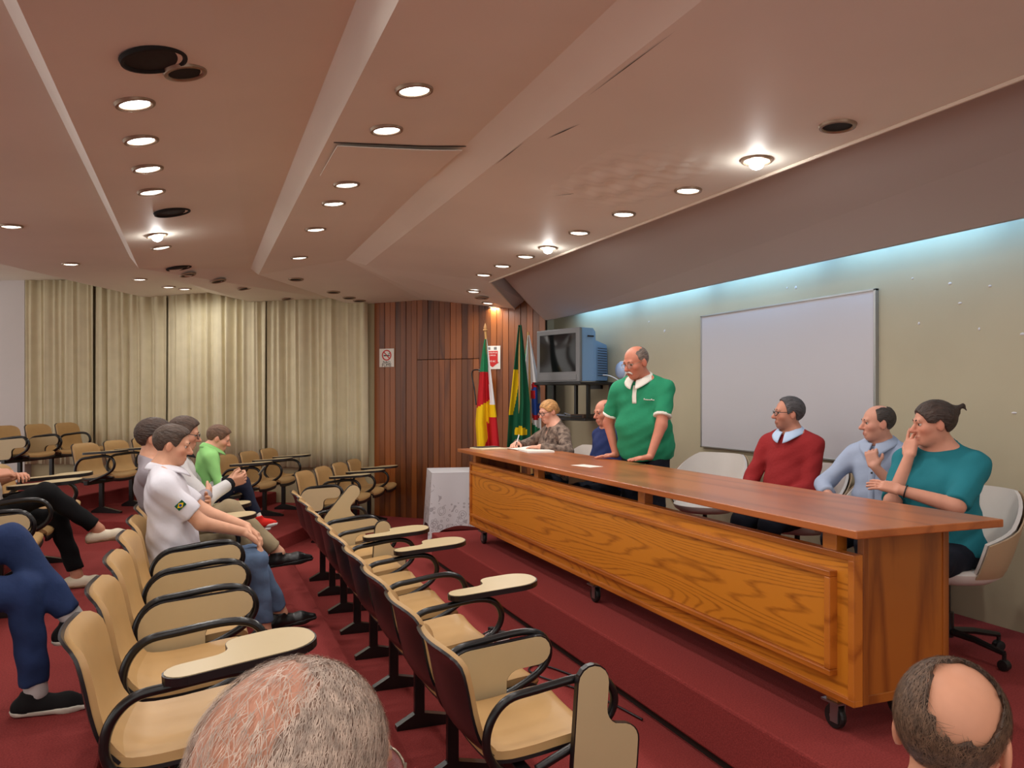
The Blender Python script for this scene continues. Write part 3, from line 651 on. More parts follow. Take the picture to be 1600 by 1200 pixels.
es = sign_frame('extinguisher_sign', 1.78, 2.14, 'white notice with a red arrow above the fire extinguisher', 'sign')
MB().box(-0.11, 0.11, -0.004, 0.0, -0.15, 0.15, 0.001).build('plate', M['paper'], es)
MB().prism([(-0.075, 0.085), (-0.075, -0.06), (-0.095, -0.06), (0, -0.125), (0.095, -0.06), (0.075, -0.06), (0.075, 0.085)], 0.0042, 0.006).xf(FACE).build('arrow', M['red'], es)
text_mesh('EXTINTOR', 0.028, M['paper'], 'lettering', es, T3(0, -0.0068, 0.06) @ FACE); text_mesh('CARGA', 0.028, M['paper'], 'lettering', es, T3(0, -0.0068, 0.028) @ FACE); text_mesh('PÓ BC', 0.032, M['paper'], 'lettering', es, T3(0, -0.0068, -0.05) @ FACE)
MB().box(-0.07, -0.03, -0.0052, -0.004, 0.10, 0.135).box(0.02, 0.06, -0.0052, -0.004, 0.10, 0.135).build('symbols', mat('grey_print', srgb(120, 118, 116), 0.6), es)
fe = empty('fire_extinguisher', on_wood(1.72, 1.38, 0.13), WA, 'red fire extinguisher hung on the plank wall behind the flags', 'fire extinguisher')
MB().lathe([(0.06, 0.0), (0.078, 0.01), (0.08, 0.03), (0.08, 0.42), (0.07, 0.47), (0.035, 0.51), (0.022, 0.52), (0.022, 0.545)], 24).build('cylinder', M['red'], fe, smooth=40)
MB().lathe([(0.0808, 0.12), (0.0808, 0.36)], 24, capb=False, capt=False).build('label', M['paper'], fe, smooth=True)
MB().box(-0.012, 0.012, -0.05, 0.03, 0.545, 0.575, 0.003).box(-0.09, 0.02, -0.012, 0.012, 0.575, 0.588, 0.003).box(-0.09, 0.0, -0.01, 0.01, 0.60, 0.612, 0.003).build('valve_handle', M['chrome'], fe)
MB().tube(smooth_path([(0, -0.04, 0.56), (-0.09, -0.05, 0.60), (-0.17, -0.04, 0.56), (-0.13, -0.05, 0.35), (-0.10, -0.06, 0.15)], 6), 0.009, 8).build('hose', M['blackp'], fe, smooth=True)
MB().box(-0.03, 0.03, 0.06, 0.10, 0.40, 0.44).build('hook', M['blackm'], fe)

# ------------------------------------------------------------------ flags on poles
M['pole'] = mat('flag_pole_wood', srgb(186, 140, 78), 0.4)
fl = {k: mat('flag_'+k, c, 0.75, var=0.05, vscale=4, spec=0.2) for k, c in dict(green=srgb(20, 84, 58), lgreen=srgb(40, 128, 84), yellow=srgb(232, 190, 20), red=srgb(186, 30, 38), white=srgb(226, 226, 228), blue=srgb(40, 70, 150), grey=srgb(110, 112, 116)).items()}
FLK = list(fl); FLM = [fl[k] for k in FLK]
def flag(name, base, top, lean, shape, colour, label, finial, seed, ztop, zbot):
    """base/top of the pole; shape(b)->(left,right) offsets across; colour(a,b)->key"""
    b0 = Vector(base); e = empty(name, b0, 0, label, 'flag', 'flags on poles')
    tp = Vector(top)-b0
    MB().tube([(0, 0, 0.03), tuple(tp)], 0.0135, 10).build('pole', M['pole'], e, smooth=60)
    MB().lathe([(0.13, 0), (0.13, 0.015), (0.05, 0.03), (0.025, 0.07)], 20).build('foot', M['blackp'], e)
    if finial: MB().lathe([(0.012, 0), (0.026, 0.01), (0.026, 0.02), (0.014, 0.028), (0.02, 0.04), (0.012, 0.07), (0.001, 0.095)], 14, tuple(tp)).build('finial', mat('finial_wood', srgb(200, 150, 96), 0.4), e, smooth=50)
    r = random.Random(seed); ph = [r.random()*6 for _ in range(4)]
    A = Vector((math.cos(-TH), math.sin(-TH), 0)); D = Vector((math.sin(TH), math.cos(TH), 0))
    H = ztop-zbot; nu, nv = 40, 70
    mb = MB(); 
    def fn(u, v):
        z = ztop-v*H; k = (z-b0.z)/max(tp.z, 0.1); pc = tp*k
        l, rr = shape(v); x = l+(rr-l)*u
        f = (0.02+0.05*v)*math.sin(u*2*pi*1.6+ph[0]+v*1.3)+0.02*v*math.sin(u*2*pi*3.3+ph[1])
        p = Vector((pc.x, pc.y, 0))+A*x+D*(f-0.03); return (p.x, p.y, z-b0.z)
    mb.sheet(fn, nu, nv, 0)
    mb.mi = [FLK.index(colour((i//nv+0.5)/nu, (i % nv+0.5)/nv)) for i in range(nu*nv)]
    mb.build('cloth', FLM, e, smooth=True)
    return e
def rs_col(a, b):
    if a > 0.80-0.15*b and b < 0.60: return 'white'
    if b < 0.30: return 'lgreen'
    d = b+0.10*a
    if d < 0.63: return 'red'
    if a < 0.62-1.9*max(0, b-0.84)+0.0 and d < 1.2 and not (a > 0.50 and b > 0.76+0.1*(a-0.5)): return 'yellow'
    return 'red' if b > 0.72 else 'yellow'
def br_col(a, b):
    if 0.36 < b < 0.72 and a < 0.42-0.9*abs(b-0.45): return 'yellow'
    if 0.80 < b < 0.87 and 0.30 < a < 0.85 and (b-0.80) > 0.10*abs(a-0.55): return 'yellow'
    return 'green' if (a < 0.72) else 'green'
def mu_col(a, b):
    if b > 0.83-0.12*(1-a): return 'lgreen'
    if a < 0.10+0.25*max(0, b-0.4): return 'lgreen'
    x = (a-0.72)/0.40; y = (b-0.58)/0.165
    r = x*x+y*y
    if 0.48 < b < 0.56 and abs(a-0.60) < 0.13: return 'red'
    if r < 1 and a > 0.55:
        if a > 0.85 and b < 0.6: return 'grey'
        return 'blue' if r < 0.55 else 'red'
    return 'white'
flag('state_flag', (3.16, 8.26, 0.0), (2.97, 8.40, 2.37), 0, lambda v: (-0.015-0.17*min(1, v*1.3)**0.8-0.03*v, 0.012+0.025*min(1, v*1.4)), rs_col, 'green, red and yellow flag hanging on the pole nearest the plank wall', True, 3, 2.28, 1.06)
flag('national_flag', (3.30, 8.16, 0.0), (3.42, 8.50, 2.44), 0, lambda v: (-0.01-0.05*min(1, v*1.4)-0.09*v, 0.03+0.09*min(1, v*1.6)), br_col, 'dark green flag with yellow patch hanging in the middle of three', False, 5, 2.46, 1.02)
flag('city_flag', (3.60, 8.50, 0.0), (3.60, 8.66, 2.40), 0, lambda v: (-0.01-0.10*min(1, v*2), 0.015+0.11*min(1, v*2.2)), mu_col, 'white flag with red and blue crest hanging beside the television', False, 9, 2.36, 1.02)

# ------------------------------------------------------------------ side table with lace cloth
M['lace'] = None
lm = bpy.data.materials.new('lace_cloth'); lm.use_nodes = True; nt = lm.node_tree; N = nt.nodes; b = N['Principled BSDF']; b.inputs['Roughness'].default_value = 0.9
def lace_node():
    L = nt.links; tc = N.new('ShaderNodeTexCoord')
    def rings(scale, bands):
        vo = N.new('ShaderNodeTexVoronoi'); vo.inputs['Scale'].default_value = scale; L.new(tc.outputs['Object'], vo.inputs['Vector'])
        rp = N.new('ShaderNodeValToRGB'); rp.color_ramp.interpolation = 'CONSTANT'; el = rp.color_ramp.elements
        el[0].position = 0.0; el[0].color = (0, 0, 0, 1); el[1].position = bands[0]; el[1].color = (1, 1, 1, 1)
        for i, p in enumerate(bands[1:]): e = el.new(p); e.color = (i % 2,)*3+(1,)
        L.new(vo.outputs['Distance'], rp.inputs[0]); return rp.outputs[0]
    def mth(op, a, b):
        n = N.new('ShaderNodeMath'); n.operation = op
        for i, x in enumerate((a, b)):
            if isinstance(x, (int, float)): n.inputs[i].default_value = x
            else: L.new(x, n.inputs[i])
        return n.outputs[0]
    r1 = rings(8, [0.20, 0.25, 0.34, 0.39, 0.9]); r2 = rings(20, [0.22, 0.34, 0.9])
    sx = N.new('ShaderNodeSeparateXYZ'); L.new(tc.outputs['Object'], sx.inputs[0])
    nz = N.new('ShaderNodeTexNoise'); nz.inputs['Scale'].default_value = 4.5; L.new(tc.outputs['Object'], nz.inputs['Vector'])
    dens = mth('GREATER_THAN', mth('SUBTRACT', nz.outputs['Fac'], mth('MULTIPLY', sx.outputs['Z'], 0.35)), 0.34)
    low = mth('LESS_THAN', sx.outputs['Z'], 0.42)
    pat = mth('MAXIMUM', mth('MULTIPLY', r1, dens), mth('MULTIPLY', mth('MULTIPLY', r2, dens), low))
    pat = mth('MULTIPLY', pat, mth('LESS_THAN', sx.outputs['Z'], 0.70))
    mc = N.new('ShaderNodeMixRGB'); mc.inputs[1].default_value = srgb(204, 202, 206); mc.inputs[2].default_value = srgb(164, 160, 164)
    L.new(pat, mc.inputs[0]); L.new(mc.outputs[0], b.inputs['Base Color'])
lace_node()
TBX, TBY = 2.86, 9.02
tb = empty('side_table', (TBX, TBY, 0), math.radians(-10), 'small table hidden under a white lace cloth beside the desk', 'table')
MB().box(-0.34, 0.34, -0.30, 0.30, 0.735, 0.76).build('table_top', M['desks'], tb)
for x in (-0.30, 0.27):
    for y in (-0.26, 0.23): MB().box(x, x+0.03, y, y+0.03, 0, 0.736).build('leg', M['desks'], tb)
cl = empty('lace_tablecloth', (TBX, TBY, 0), math.radians(-10), 'white lace tablecloth draped to the floor over the small table', 'tablecloth')
per = []
def rect_pt(s):
    a, b_ = 0.355, 0.315; P_ = [(-a, -b_), (a, -b_), (a, b_), (-a, b_)]; s = (s % 1)*4; i = int(s); t = s-i
    p, q = P_[i], P_[(i+1) % 4]; return (p[0]+(q[0]-p[0])*t, p[1]+(q[1]-p[1])*t)
def skirt(u, v):
    x, y = rect_pt(u); c = abs((u*4) % 1-0.0); cn = min(c, 1-c)
    fl_ = 0.022*v+0.014*math.sin(u*2*pi*9)*v+0.05*v*math.exp(-(cn/0.12)**2)
    L = math.hypot(x, y); z = 0.763-v*(0.62+0.13*math.exp(-(cn/0.13)**2)+0.015*math.sin(u*40))
    return (x*(1+fl_/L), y*(1+fl_/L), max(z, 0.006))
MB().sheet(skirt, 96, 10).build('skirt', lm, cl, smooth=True)
MB().box(-0.356, 0.356, -0.316, 0.316, 0.7605, 0.766, 0.002).build('top_cloth', lm, cl)

# ------------------------------------------------------------------ things on the desk and floor
DT = 1.15
bk = empty('framed_folder', (2.50, 6.98, DT), math.radians(8), 'thin cream folder with dark edge lying at the far end of the desk', 'folder')
MB().box(-0.13, 0.13, -0.13, 0.13, 0.0, 0.012, 0.002).build('cover', mat('folder_cream', srgb(214, 196, 160), 0.5), bk); MB().box(-0.10, 0.13, 0.02, 0.13, 0.012, 0.02, 0.002).build('dark_edge', M['blackp'], bk)
nb = empty('notebook', (2.80, 6.56, DT), math.radians(-6), 'thick white notebook lying open on the desk under the writer', 'notebook')
MB().box(-0.12, 0.12, -0.17, 0.17, 0.0, 0.014, 0.002).build('pages', M['paper'], nb); MB().box(-0.125, 0.125, -0.175, 0.175, -0.0, 0.003).build('cover', M['white'], nb)
ps = MB().sheet(lambda u, v: (2.68+0.21*u, 6.70+0.30*v, DT+0.006+0.03*math.sin(v*pi)**2*u*0.8), 6, 10, 0.001).build('paper_sheet', M['paper']); tag(ps, 'loose curled white paper sheet on the desk under the writing hand', 'paper')
o = MB().box(-0.06, 0.06, -0.11, 0.11, 0, 0.001).build('paper_slip', M['paper'], None, (2.55, 5.05, DT), (0, 0, 0.2)); tag(o, 'small pale paper slip lying on the desk before the standing speaker', 'paper')
pst = empty('power_strip', (1.86, 5.02, 0.0), 0.3, 'white power strip with plugs on the carpet below the stage edge', 'power strip')
MB().box(-0.03, 0.03, -0.10, 0.10, 0.0, 0.04, 0.005).build('strip', M['white'], pst)
for y in (-0.06, 0.0, 0.06): MB().box(-0.02, 0.02, y-0.02, y+0.02, 0.04, 0.075, 0.004).build('plug', M['blackp'], pst)
for nm, pts, lab in (('power_cable', [(1.86, 5.0, 0.06), (1.75, 4.85, 0.012), (1.92, 4.66, 0.01), (1.80, 4.55, 0.01), (1.95, 4.40, 0.01), (2.06, 4.10, 0.01)], 'black cable coiled loosely by the power strip on the carpet'),
                     ('power_cable', [(1.83, 5.06, 0.06), (1.68, 5.0, 0.012), (1.74, 4.75, 0.012), (1.95, 4.78, 0.02), (2.0, 4.55, 0.01), (1.82, 4.35, 0.01), (2.0, 3.9, 0.01), (2.08, 3.5, 0.01)], 'longer black cable running along the foot of the stage platform')):
    tag(MB().tube(smooth_path(pts, 8), 0.006, 6).build(nm, M['blackp'], None, smooth=True), lab, 'cable')
o = MB().tube(smooth_path([(1.80, 4.98, 0.07), (1.78, 4.9, 0.03), (1.85, 4.6, 0.008)], 6), 0.005, 6).build('power_cable', M['white'], smooth=True); tag(o, 'short white cable plugged into the power strip', 'cable')

# white armchairs behind the desk
swivel(3.28, 6.90, pi, 'white swivel armchair under the writing woman')
swivel(3.40, 6.12, pi, 'white swivel armchair under the navy shirt behind the speaker')
swivel(3.86, 5.50, math.radians(205), 'empty white swivel armchair beside the standing speaker')
swivel(3.90, 4.46, pi+0.2, 'white swivel armchair under the person in the red sweater')
swivel(3.98, 3.76, pi+0.15, 'white swivel armchair under the person in the pale blue shirt')
swivel(3.64, 3.04, pi+0.1, 'white swivel armchair under the woman in teal, nearest the camera')
# ------------------------------------------------------------------ people: one signed-distance figure each
def nrm(v): v = np.array(v, float); return v/(np.linalg.norm(v)+1e-9)
def cone(a, b, ra, rb, k=0.02, sub=False, clip=(), flat=None):
    a = np.array(a, float); b = np.array(b, float)
    return dict(t='c', a=a, b=b, ra=ra, rb=rb, k=k, sub=sub, clip=list(clip), flat=flat, c=(a+b)/2, R=np.linalg.norm(b-a)/2+max(ra, rb))
def ell(c, r, k=0.02, axes=None, sub=False, clip=()):
    c = np.array(c, float); r = np.array(r, float); A = np.eye(3) if axes is None else np.array(axes, float)
    return dict(t='e', p=c, r=r, A=A, k=k, sub=sub, clip=list(clip), c=c, R=float(max(r)))
def rbox(c, h, rad, axes, k=0.01):
    c = np.array(c, float); h = np.array(h, float)
    return dict(t='b', p=c, h=h, rad=rad, A=np.array(axes, float), k=k, sub=False, clip=[], c=c, R=float(np.linalg.norm(h)+rad))
def inflate(p, d):
    q = dict(p); q['clip'] = list(p['clip'])
    if p['t'] == 'c': q['ra'] = p['ra']+d; q['rb'] = p['rb']+d
    elif p['t'] == 'e': q['r'] = p['r']+d
    else: q['rad'] = p['rad']+d
    q['R'] = p['R']+d; return q
def pd(p, P):
    if p['t'] == 'c':
        ab = p['b']-p['a']; L = float(ab@ab)+1e-12; q = P-p['a']
        t = np.clip(q@ab/L, 0, 1); w = q-t[:, None]*ab
        if p['flat'] is not None:
            ax, s = p['flat']; w = w+(w@ax)[:, None]*ax*(s-1)
        d = np.sqrt((w*w).sum(1))-(p['ra']+(p['rb']-p['ra'])*t)
    elif p['t'] == 'e':
        q = (P-p['p'])@p['A'].T; a = q/p['r']; k0 = np.sqrt((a*a).sum(1)); b = a/p['r']; k1 = np.sqrt((b*b).sum(1))+1e-9
        d = k0*(k0-1)/k1
    else:
        q = np.abs((P-p['p'])@p['A'].T)-p['h']; d = np.sqrt((np.maximum(q, 0)**2).sum(1))+np.minimum(q.max(1), 0)-p['rad']
    for pt, n in p['clip']: d = np.maximum(d, (P-np.array(pt))@np.array(n))
    return d
def field(prims, P, extra=None):
    d = np.full(len(P), 1.0)
    for p in prims:
        e = pd(p, P); k = p['k']
        if p['sub']:
            h = np.clip(0.5-0.5*(d+e)/k, 0, 1); d = d*(1-h)+(-e)*h+k*h*(1-h)
        else:
            h = np.clip(0.5+0.5*(e-d)/k, 0, 1); d = e*(1-h)+d*h-k*h*(1-h)
    if extra is not None: d = extra(P, d)
    return d
def axis(lo, hi, h, fine=()):
    out = [lo]
    while out[-1] < hi:
        s = h
        for a, b, f in fine:
            if a-h <= out[-1] <= b: s = min(s, f)
        out.append(out[-1]+s)
    return np.array(out)
def nets(xs, ys, zs, fn, prims, margin=0.05, B=10):
    nx, ny, nz = len(xs), len(ys), len(zs); Fv = np.ones((nx, ny, nz), np.float32)
    cen = np.array([p['c'] for p in prims]); rad = np.array([p['R'] for p in prims]); isub = np.array([p['sub'] for p in prims])
    for i in range(0, nx, B):
        X = xs[i:i+B]
        for j in range(0, ny, B):
            Y = ys[j:j+B]
            for k in range(0, nz, B):
                Z = zs[k:k+B]
                c = np.array([(X[0]+X[-1])/2, (Y[0]+Y[-1])/2, (Z[0]+Z[-1])/2]); r = 0.5*math.sqrt((X[-1]-X[0])**2+(Y[-1]-Y[0])**2+(Z[-1]-Z[0])**2)
                near = np.linalg.norm(cen-c, axis=1) < rad+r+margin
                if not (near & ~isub).any(): continue
                G = np.stack(np.meshgrid(X, Y, Z, indexing='ij'), -1).reshape(-1, 3)
                Fv[i:i+B, j:j+B, k:k+B] = fn([prims[q] for q in np.nonzero(near)[0]], G).reshape(len(X), len(Y), len(Z))
    S = Fv < 0
    Sc = S[:-1, :-1, :-1].astype(np.int8)
    for a in (0, 1):
        for b in (0, 1):
            for c in (0, 1):
                if a+b+c: Sc = Sc+S[a:nx-1+a, b:ny-1+b, c:nz-1+c]
    I = np.argwhere((Sc > 0) & (Sc < 8)); idx = -np.ones(Sc.shape, np.int64); idx[tuple(I.T)] = np.arange(len(I))
    ax = (xs, ys, zs); acc = np.zeros((len(I), 3)); cnt = np.zeros(len(I))
    cor = [(a, b, c) for a in (0, 1) for b in (0, 1) for c in (0, 1)]
    for q in range(8):
        for w in range(q+1, 8):
            if sum(abs(cor[q][m_]-cor[w][m_]) for m_ in range(3)) != 1: continue
            A = I+np.array(cor[q]); Bv = I+np.array(cor[w])
            fa = Fv[tuple(A.T)]; fb = Fv[tuple(Bv.T)]; m_ = (fa < 0) != (fb < 0)
            t = np.where(m_, fa/(fa-fb+1e-12), 0)
            pa = np.stack([ax[e][A[:, e]] for e in range(3)], 1); pb_ = np.stack([ax[e][Bv[:, e]] for e in range(3)], 1)
            acc += (pa+(pb_-pa)*t[:, None])*m_[:, None]; cnt += m_
    V = acc/np.maximum(cnt, 1)[:, None]
    quads = []
    for e in range(3):
        s0 = [slice(None)]*3; s1 = [slice(None)]*3; s0[e] = slice(0, -1); s1[e] = slice(1, None)
        D = S[tuple(s0)] != S[tuple(s1)]; J = np.argwhere(D)
        o1, o2 = [(1, 2), (2, 0), (0, 1)][e]
        ok = (J[:, o1] > 0) & (J[:, o2] > 0) & (J[:, o1] < Fv.shape[o1]-1) & (J[:, o2] < Fv.shape[o2]-1); J = J[ok]
        ins = S[tuple(J.T)]
        def cell(d1, d2):
            K = J.copy(); K[:, o1] += d1; K[:, o2] += d2; return idx[tuple(K.T)]
        a, b, c, d = cell(-1, -1), cell(0, -1), cell(0, 0), cell(-1, 0)
        q1 = np.stack([a, b, c, d], 1); q1[~ins] = q1[~ins][:, ::-1]; quads.append(q1)
    return V, np.vstack(quads)
def np_mesh(name, V, Q, m):
    me = bpy.data.meshes.new(name); me.vertices.add(len(V)); me.vertices.foreach_set('co', V.astype(np.float32).ravel())
    me.loops.add(Q.size); me.loops.foreach_set('vertex_index', Q.astype(np.int32).ravel())
    me.polygons.add(len(Q)); me.polygons.foreach_set('loop_start', (np.arange(len(Q))*4).astype(np.int32))
    me.update(calc_edges=True); me.validate(); me.polygons.foreach_set('use_smooth', np.ones(len(me.polygons), bool)); me.materials.append(m); return me
def solid(name, prims, m, parent, h=0.011, extra=None, fine=()):
    lo = np.min([p['c']-p['R'] for p in prims if not p['sub']], 0)-0.03; hi = np.max([p['c']+p['R'] for p in prims if not p['sub']], 0)+0.03
    xs, ys, zs = (axis(lo[e], hi[e], h, [(a[e], b[e], f) for a, b, f in fine]) for e in range(3))
    V, Q = nets(xs, ys, zs, lambda pr, P: field(pr, P, extra), prims)
    return link(name, np_mesh(name, V, Q, m), None, parent)
def ik(a, c, l1, l2, hint):
    a = np.array(a, float); c = np.array(c, float); d = c-a; L = np.linalg.norm(d); mx = (l1+l2)*0.995
    if L > mx: c = a+d*mx/L; d = c-a; L = mx
    u = d/L; x = (l1*l1-l2*l2+L*L)/(2*L); h = math.sqrt(max(l1*l1-x*x, 0)); p = np.array(hint, float); p = nrm(p-u*(p@u)); return a+u*x+p*h, c
def rotm(yaw, pitch, roll):
    y, p, r = (math.radians(q) for q in (yaw, pitch, roll))
    Rz = np.array([[math.cos(y), -math.sin(y), 0], [math.sin(y), math.cos(y), 0], [0, 0, 1]]); Ry = np.array([[math.cos(p), 0, math.sin(p)], [0, 1, 0], [-math.sin(p), 0, math.cos(p)]])
    Rx = np.array([[1, 0, 0], [0, math.cos(r), -math.sin(r)], [0, math.sin(r), math.cos(r)]]); return Rz@Ry@Rx
def skin_mat(name, col, lip, red, stub):
    m = bpy.data.materials.new(name); m.use_nodes = True; nt = m.node_tree; N = nt.nodes; b = N['Principled BSDF']; b.inputs['Roughness'].default_value = 0.5
    b.inputs['Specular IOR Level'].default_value = 0.35
    at = N.new('ShaderNodeAttribute'); at.attribute_name = 'tone'; sp = N.new('ShaderNodeSeparateColor'); nt.links.new(at.outputs['Color'], sp.inputs[0])
    nz = N.new('ShaderNodeTexNoise'); nz.inputs['Scale'].default_value = 26; nz.inputs['Detail'].default_value = 3
    tc = N.new('ShaderNodeTexCoord'); nt.links.new(tc.outputs['Object'], nz.inputs['Vector'])
    prev = N.new('ShaderNodeMixRGB'); prev.inputs[1].default_value = tuple(c*0.88 for c in col[:3])+(1,); prev.inputs[2].default_value = tuple(min(1, c*1.1) for c in col[:3])+(1,); nt.links.new(nz.outputs['Fac'], prev.inputs[0])
    for ch, c in (('Green', red), ('Blue', stub), ('Red', lip)):
        mx = N.new('ShaderNodeMixRGB'); nt.links.new(sp.outputs[ch], mx.inputs[0]); nt.links.new(prev.outputs[0], mx.inputs[1]); mx.inputs[2].default_value = c; prev = mx
    nt.links.new(prev.outputs[0], b.inputs['Base Color']); return m
def hand(prims, w, f, n, right, S, curl=15, spread=4, thumb=0.5, curls=None):
    f = nrm(f); n = np.array(n, float); n = nrm(n-f*(n@f)); t = np.cross(f, n) if right else np.cross(n, f)
    A = np.stack([f, t, n]); s = S
    prims.append(rbox(w+f*0.045*s, (0.034*s, 0.026*s, 0.004*s), 0.0105*s, A, 0.014))
    for i, (o, L, r0) in enumerate(((0.030, 0.074, 0.0088), (0.010, 0.082, 0.0092), (-0.010, 0.076, 0.0088), (-0.029, 0.060, 0.0078))):
        p = w+(f*0.083+t*o)*s; a = math.radians(spread*(1.5-i)); d = f*math.cos(a)+t*math.sin(a); cc = math.radians(curls[i] if curls else curl)
        ang = cc*0.6
        for j, q in enumerate((0.45, 0.30, 0.25)):
            e = p+(d*math.cos(ang)+n*math.sin(ang))*L*q*s; prims.append(cone(p, e, r0*s*(1-0.08*j), r0*s*(0.93-0.08*j), 0.005 if j else 0.008)); p = e; ang += cc
    p = w+(f*0.022+t*0.030)*s; d = nrm(f*0.75+t*0.65+n*thumb*0.6); e = p+d*0.042*s; prims.append(cone(p, e, 0.0135*s, 0.0105*s, 0.012))
    e2 = e+nrm(f*0.95+t*0.2+n*thumb*0.5)*0.034*s; prims.append(cone(e, e2, 0.0105*s, 0.0085*s, 0.005))
CLOTH = {}
def cloth(name, col, rough=0.85, bump=0.45, bscale=14, var=0.05, vscale=5, **k):
    return mat(name, col, rough, var=var, vscale=vscale, bump=bump, bscale=bscale, spec=0.2, **k)
M['eyew'] = mat('eye_white', srgb(196, 182, 172), 0.3); M['iris'] = mat('dark_iris', srgb(38, 26, 20), 0.2)
M['glassr'] = mat('spectacle_frame', srgb(36, 28, 28), 0.3); M['glassg'] = mat('spectacle_metal', srgb(150, 140, 124), 0.3, metal=0.8)
gl = mat('spectacle_lens', (0.9, 0.93, 0.95, 1), 0.05); gl.node_tree.nodes['Principled BSDF'].inputs['Alpha'].default_value = 0.12; M['lensg'] = gl
def eye_mesh():
    mb = MB(); mb.sphere((0, 0, 0), 0.0122, 16); mb.xf(R3('Y', 90))
    me = mb.mesh('eye', [M['eyew'], M['iris']], True)
    for p in me.polygons: p.material_index = 1 if p.center.x > 0.0085 else 0
    return me
EYE = eye_mesh()
def person(label, root, face, S=1.0, stand=False, seat=0.53, lean=4, side=0, fat=0.0, wide=1.0, bust=0.0, head=(0, 0, 0), hs=0.94, armL=None, armR=None, legL=None, legR=None, neckf=0.02,
           skin=(206, 152, 124), hair=None, brow=(70, 52, 40), glasses=None, moustache=None, stub=0.0, ears=1.0,
           top=None, sleeve='long', trim=None, collar=None, vneck=0.0, pants=None, shoes=None, sock=None, res=0.012, eyes=True, extra_torso=None, hands_fine=0.0055, longhem=False):
    E = empty('person', root, math.radians(face), label, 'person')
    p0 = np.array([0, 0, (0.93*S if stand else seat)]); la = math.radians(lean); sa = math.radians(side)
    u = nrm([math.sin(la), math.sin(sa), math.cos(la)]); l = nrm(np.array([0, 1, 0])-u*u[1]); f = np.cross(l, u)
    A3 = np.stack([f, l, u]); nb = p0+u*0.53*S
    sh = {1: p0+u*0.442*S+l*0.172*S*wide, -1: p0+u*0.442*S-l*0.172*S*wide}
    T = [ell(p0+u*0.02*S, ((0.115+0.35*fat)*S, (0.160+0.35*fat)*S*wide, 0.115*S), 0.05, A3),
         ell(p0+u*0.18*S+f*(0.012+0.55*fat)*S, ((0.105+fat)*S, (0.145+0.75*fat)*S*wide, 0.155*S), 0.05, A3),
         ell(p0+u*0.355*S+f*0.004*S, ((0.110+0.25*fat)*S, (0.158+0.25*fat)*S*wide, 0.165*S), 0.05, A3),
         cone(sh[-1]+u*0.004, sh[1]+u*0.004, 0.048*S, 0.048*S, 0.06)]
    if bust: T += [ell(p0+u*0.33*S+f*(0.075+0.3*fat)*S+s*l*0.075*S, (bust, bust*1.05, bust*1.05), 0.05, A3) for s in (1, -1)]
    trap = [cone(nb+u*0.015, sh[s]*0.80+nb*0.20, 0.052*S, 0.048*S, 0.05) for s in (1, -1)]
    T += trap
    hr = rotm(*head); hc = nb+u*0.075*S+np.array([0, 0, 1])*0.055*S+f*(neckf+0.02)*S
    H = lambda x, y, z: hc+hr@(np.array([x, y, z])*S*hs)
    HA = hr.T
    g = S*hs
    hp = [cone(H(-0.022, 0, -0.055), nb-u*0.01, 0.050*g, 0.058*S, 0.03),
          ell(H(-0.012, 0, 0.030), np.array([0.098, 0.077, 0.086])*g, 0.02, HA), ell(H(0.020, 0, -0.045), np.array([0.070, 0.058, 0.070])*g, 0.03, HA),
          ell(H(0.058, 0, -0.096), np.array([0.024, 0.026, 0.020])*g, 0.03, HA)]
    for s in (1, -1):
        hp.append(ell(H(0.050, s*0.040, -0.026), np.array([0.028, 0.024, 0.024])*g, 0.02, HA))
        hp.append(ell(H(-0.012, s*0.078, -0.010), np.array([0.019*ears, 0.008, 0.031*ears])*g, 0.008, (rotm(0, 0, 0)@np.stack([HA[0]*0.94+s*HA[1]*-0.34, HA[1]*0.94+s*HA[0]*0.34, HA[2]]))))
    hp += [cone(H(0.080, -0.034, 0.020), H(0.080, 0.034, 0.020), 0.012*g, 0.012*g, 0.016),
           cone(H(0.086, 0, 0.008), H(0.112, 0, -0.032), 0.0085*g, 0.0125*g, 0.012), ell(H(0.098, 0, -0.036), np.array([0.013, 0.017, 0.009])*g, 0.008, HA),
           cone(H(0.0855, -0.019, -0.0655), H(0.0855, 0.019, -0.0655), 0.0068*g, 0.0068*g, 0.006), cone(H(0.0845, -0.016, -0.0765), H(0.0845, 0.016, -0.0765), 0.0075*g, 0.0075*g, 0.006)]
    for s in (1, -1): hp.append(ell(H(0.091, s*0.032, 0.002), np.array([0.013, 0.016, 0.010])*g, 0.010, HA, sub=True))
    for s in (1, -1): hp.append(cone(H(0.0835, s*0.032-0.013, 0.0105), H(0.0835, s*0.032+0.013, 0.0105), 0.0045*g, 0.0045*g, 0.004))
    arms = []; sleeves = []; wr = {}; elb = {}
    def hinge(s, spec):
        spec = spec or {}
        w = np.array(spec.get('wrist', (0.34, s*0.16, p0[2]+0.10)), float); hint = spec.get('hint', (-0.8, s*0.35, -0.5))
        e, w = ik(sh[s], w, 0.285*S, 0.255*S, hint); elb[s] = e; wr[s] = w
        arms.append(cone(sh[s], e, 0.047*S*(1+1.2*fat), 0.040*S*(1+1.0*fat), 0.03)); arms.append(cone(e, w, 0.041*S*(1+0.8*fat), 0.026*S, 0.02))
        fd = spec.get('f', nrm(w-e)); nn = spec.get('n', (0, 0, -1))
        hand(arms, w, fd, nn, s < 0, S, spec.get('curl', 18), spec.get('spread', 5), spec.get('thumb', 0.4), spec.get('curls'))
        return spec
    hinge(1, armL); hinge(-1, armR)
    legs = []; hips = {s: p0+np.array([0.0, s*0.088*S*wide, -0.02*S]) for s in (1, -1)}; kn = {}; ank = {}; toe = {}
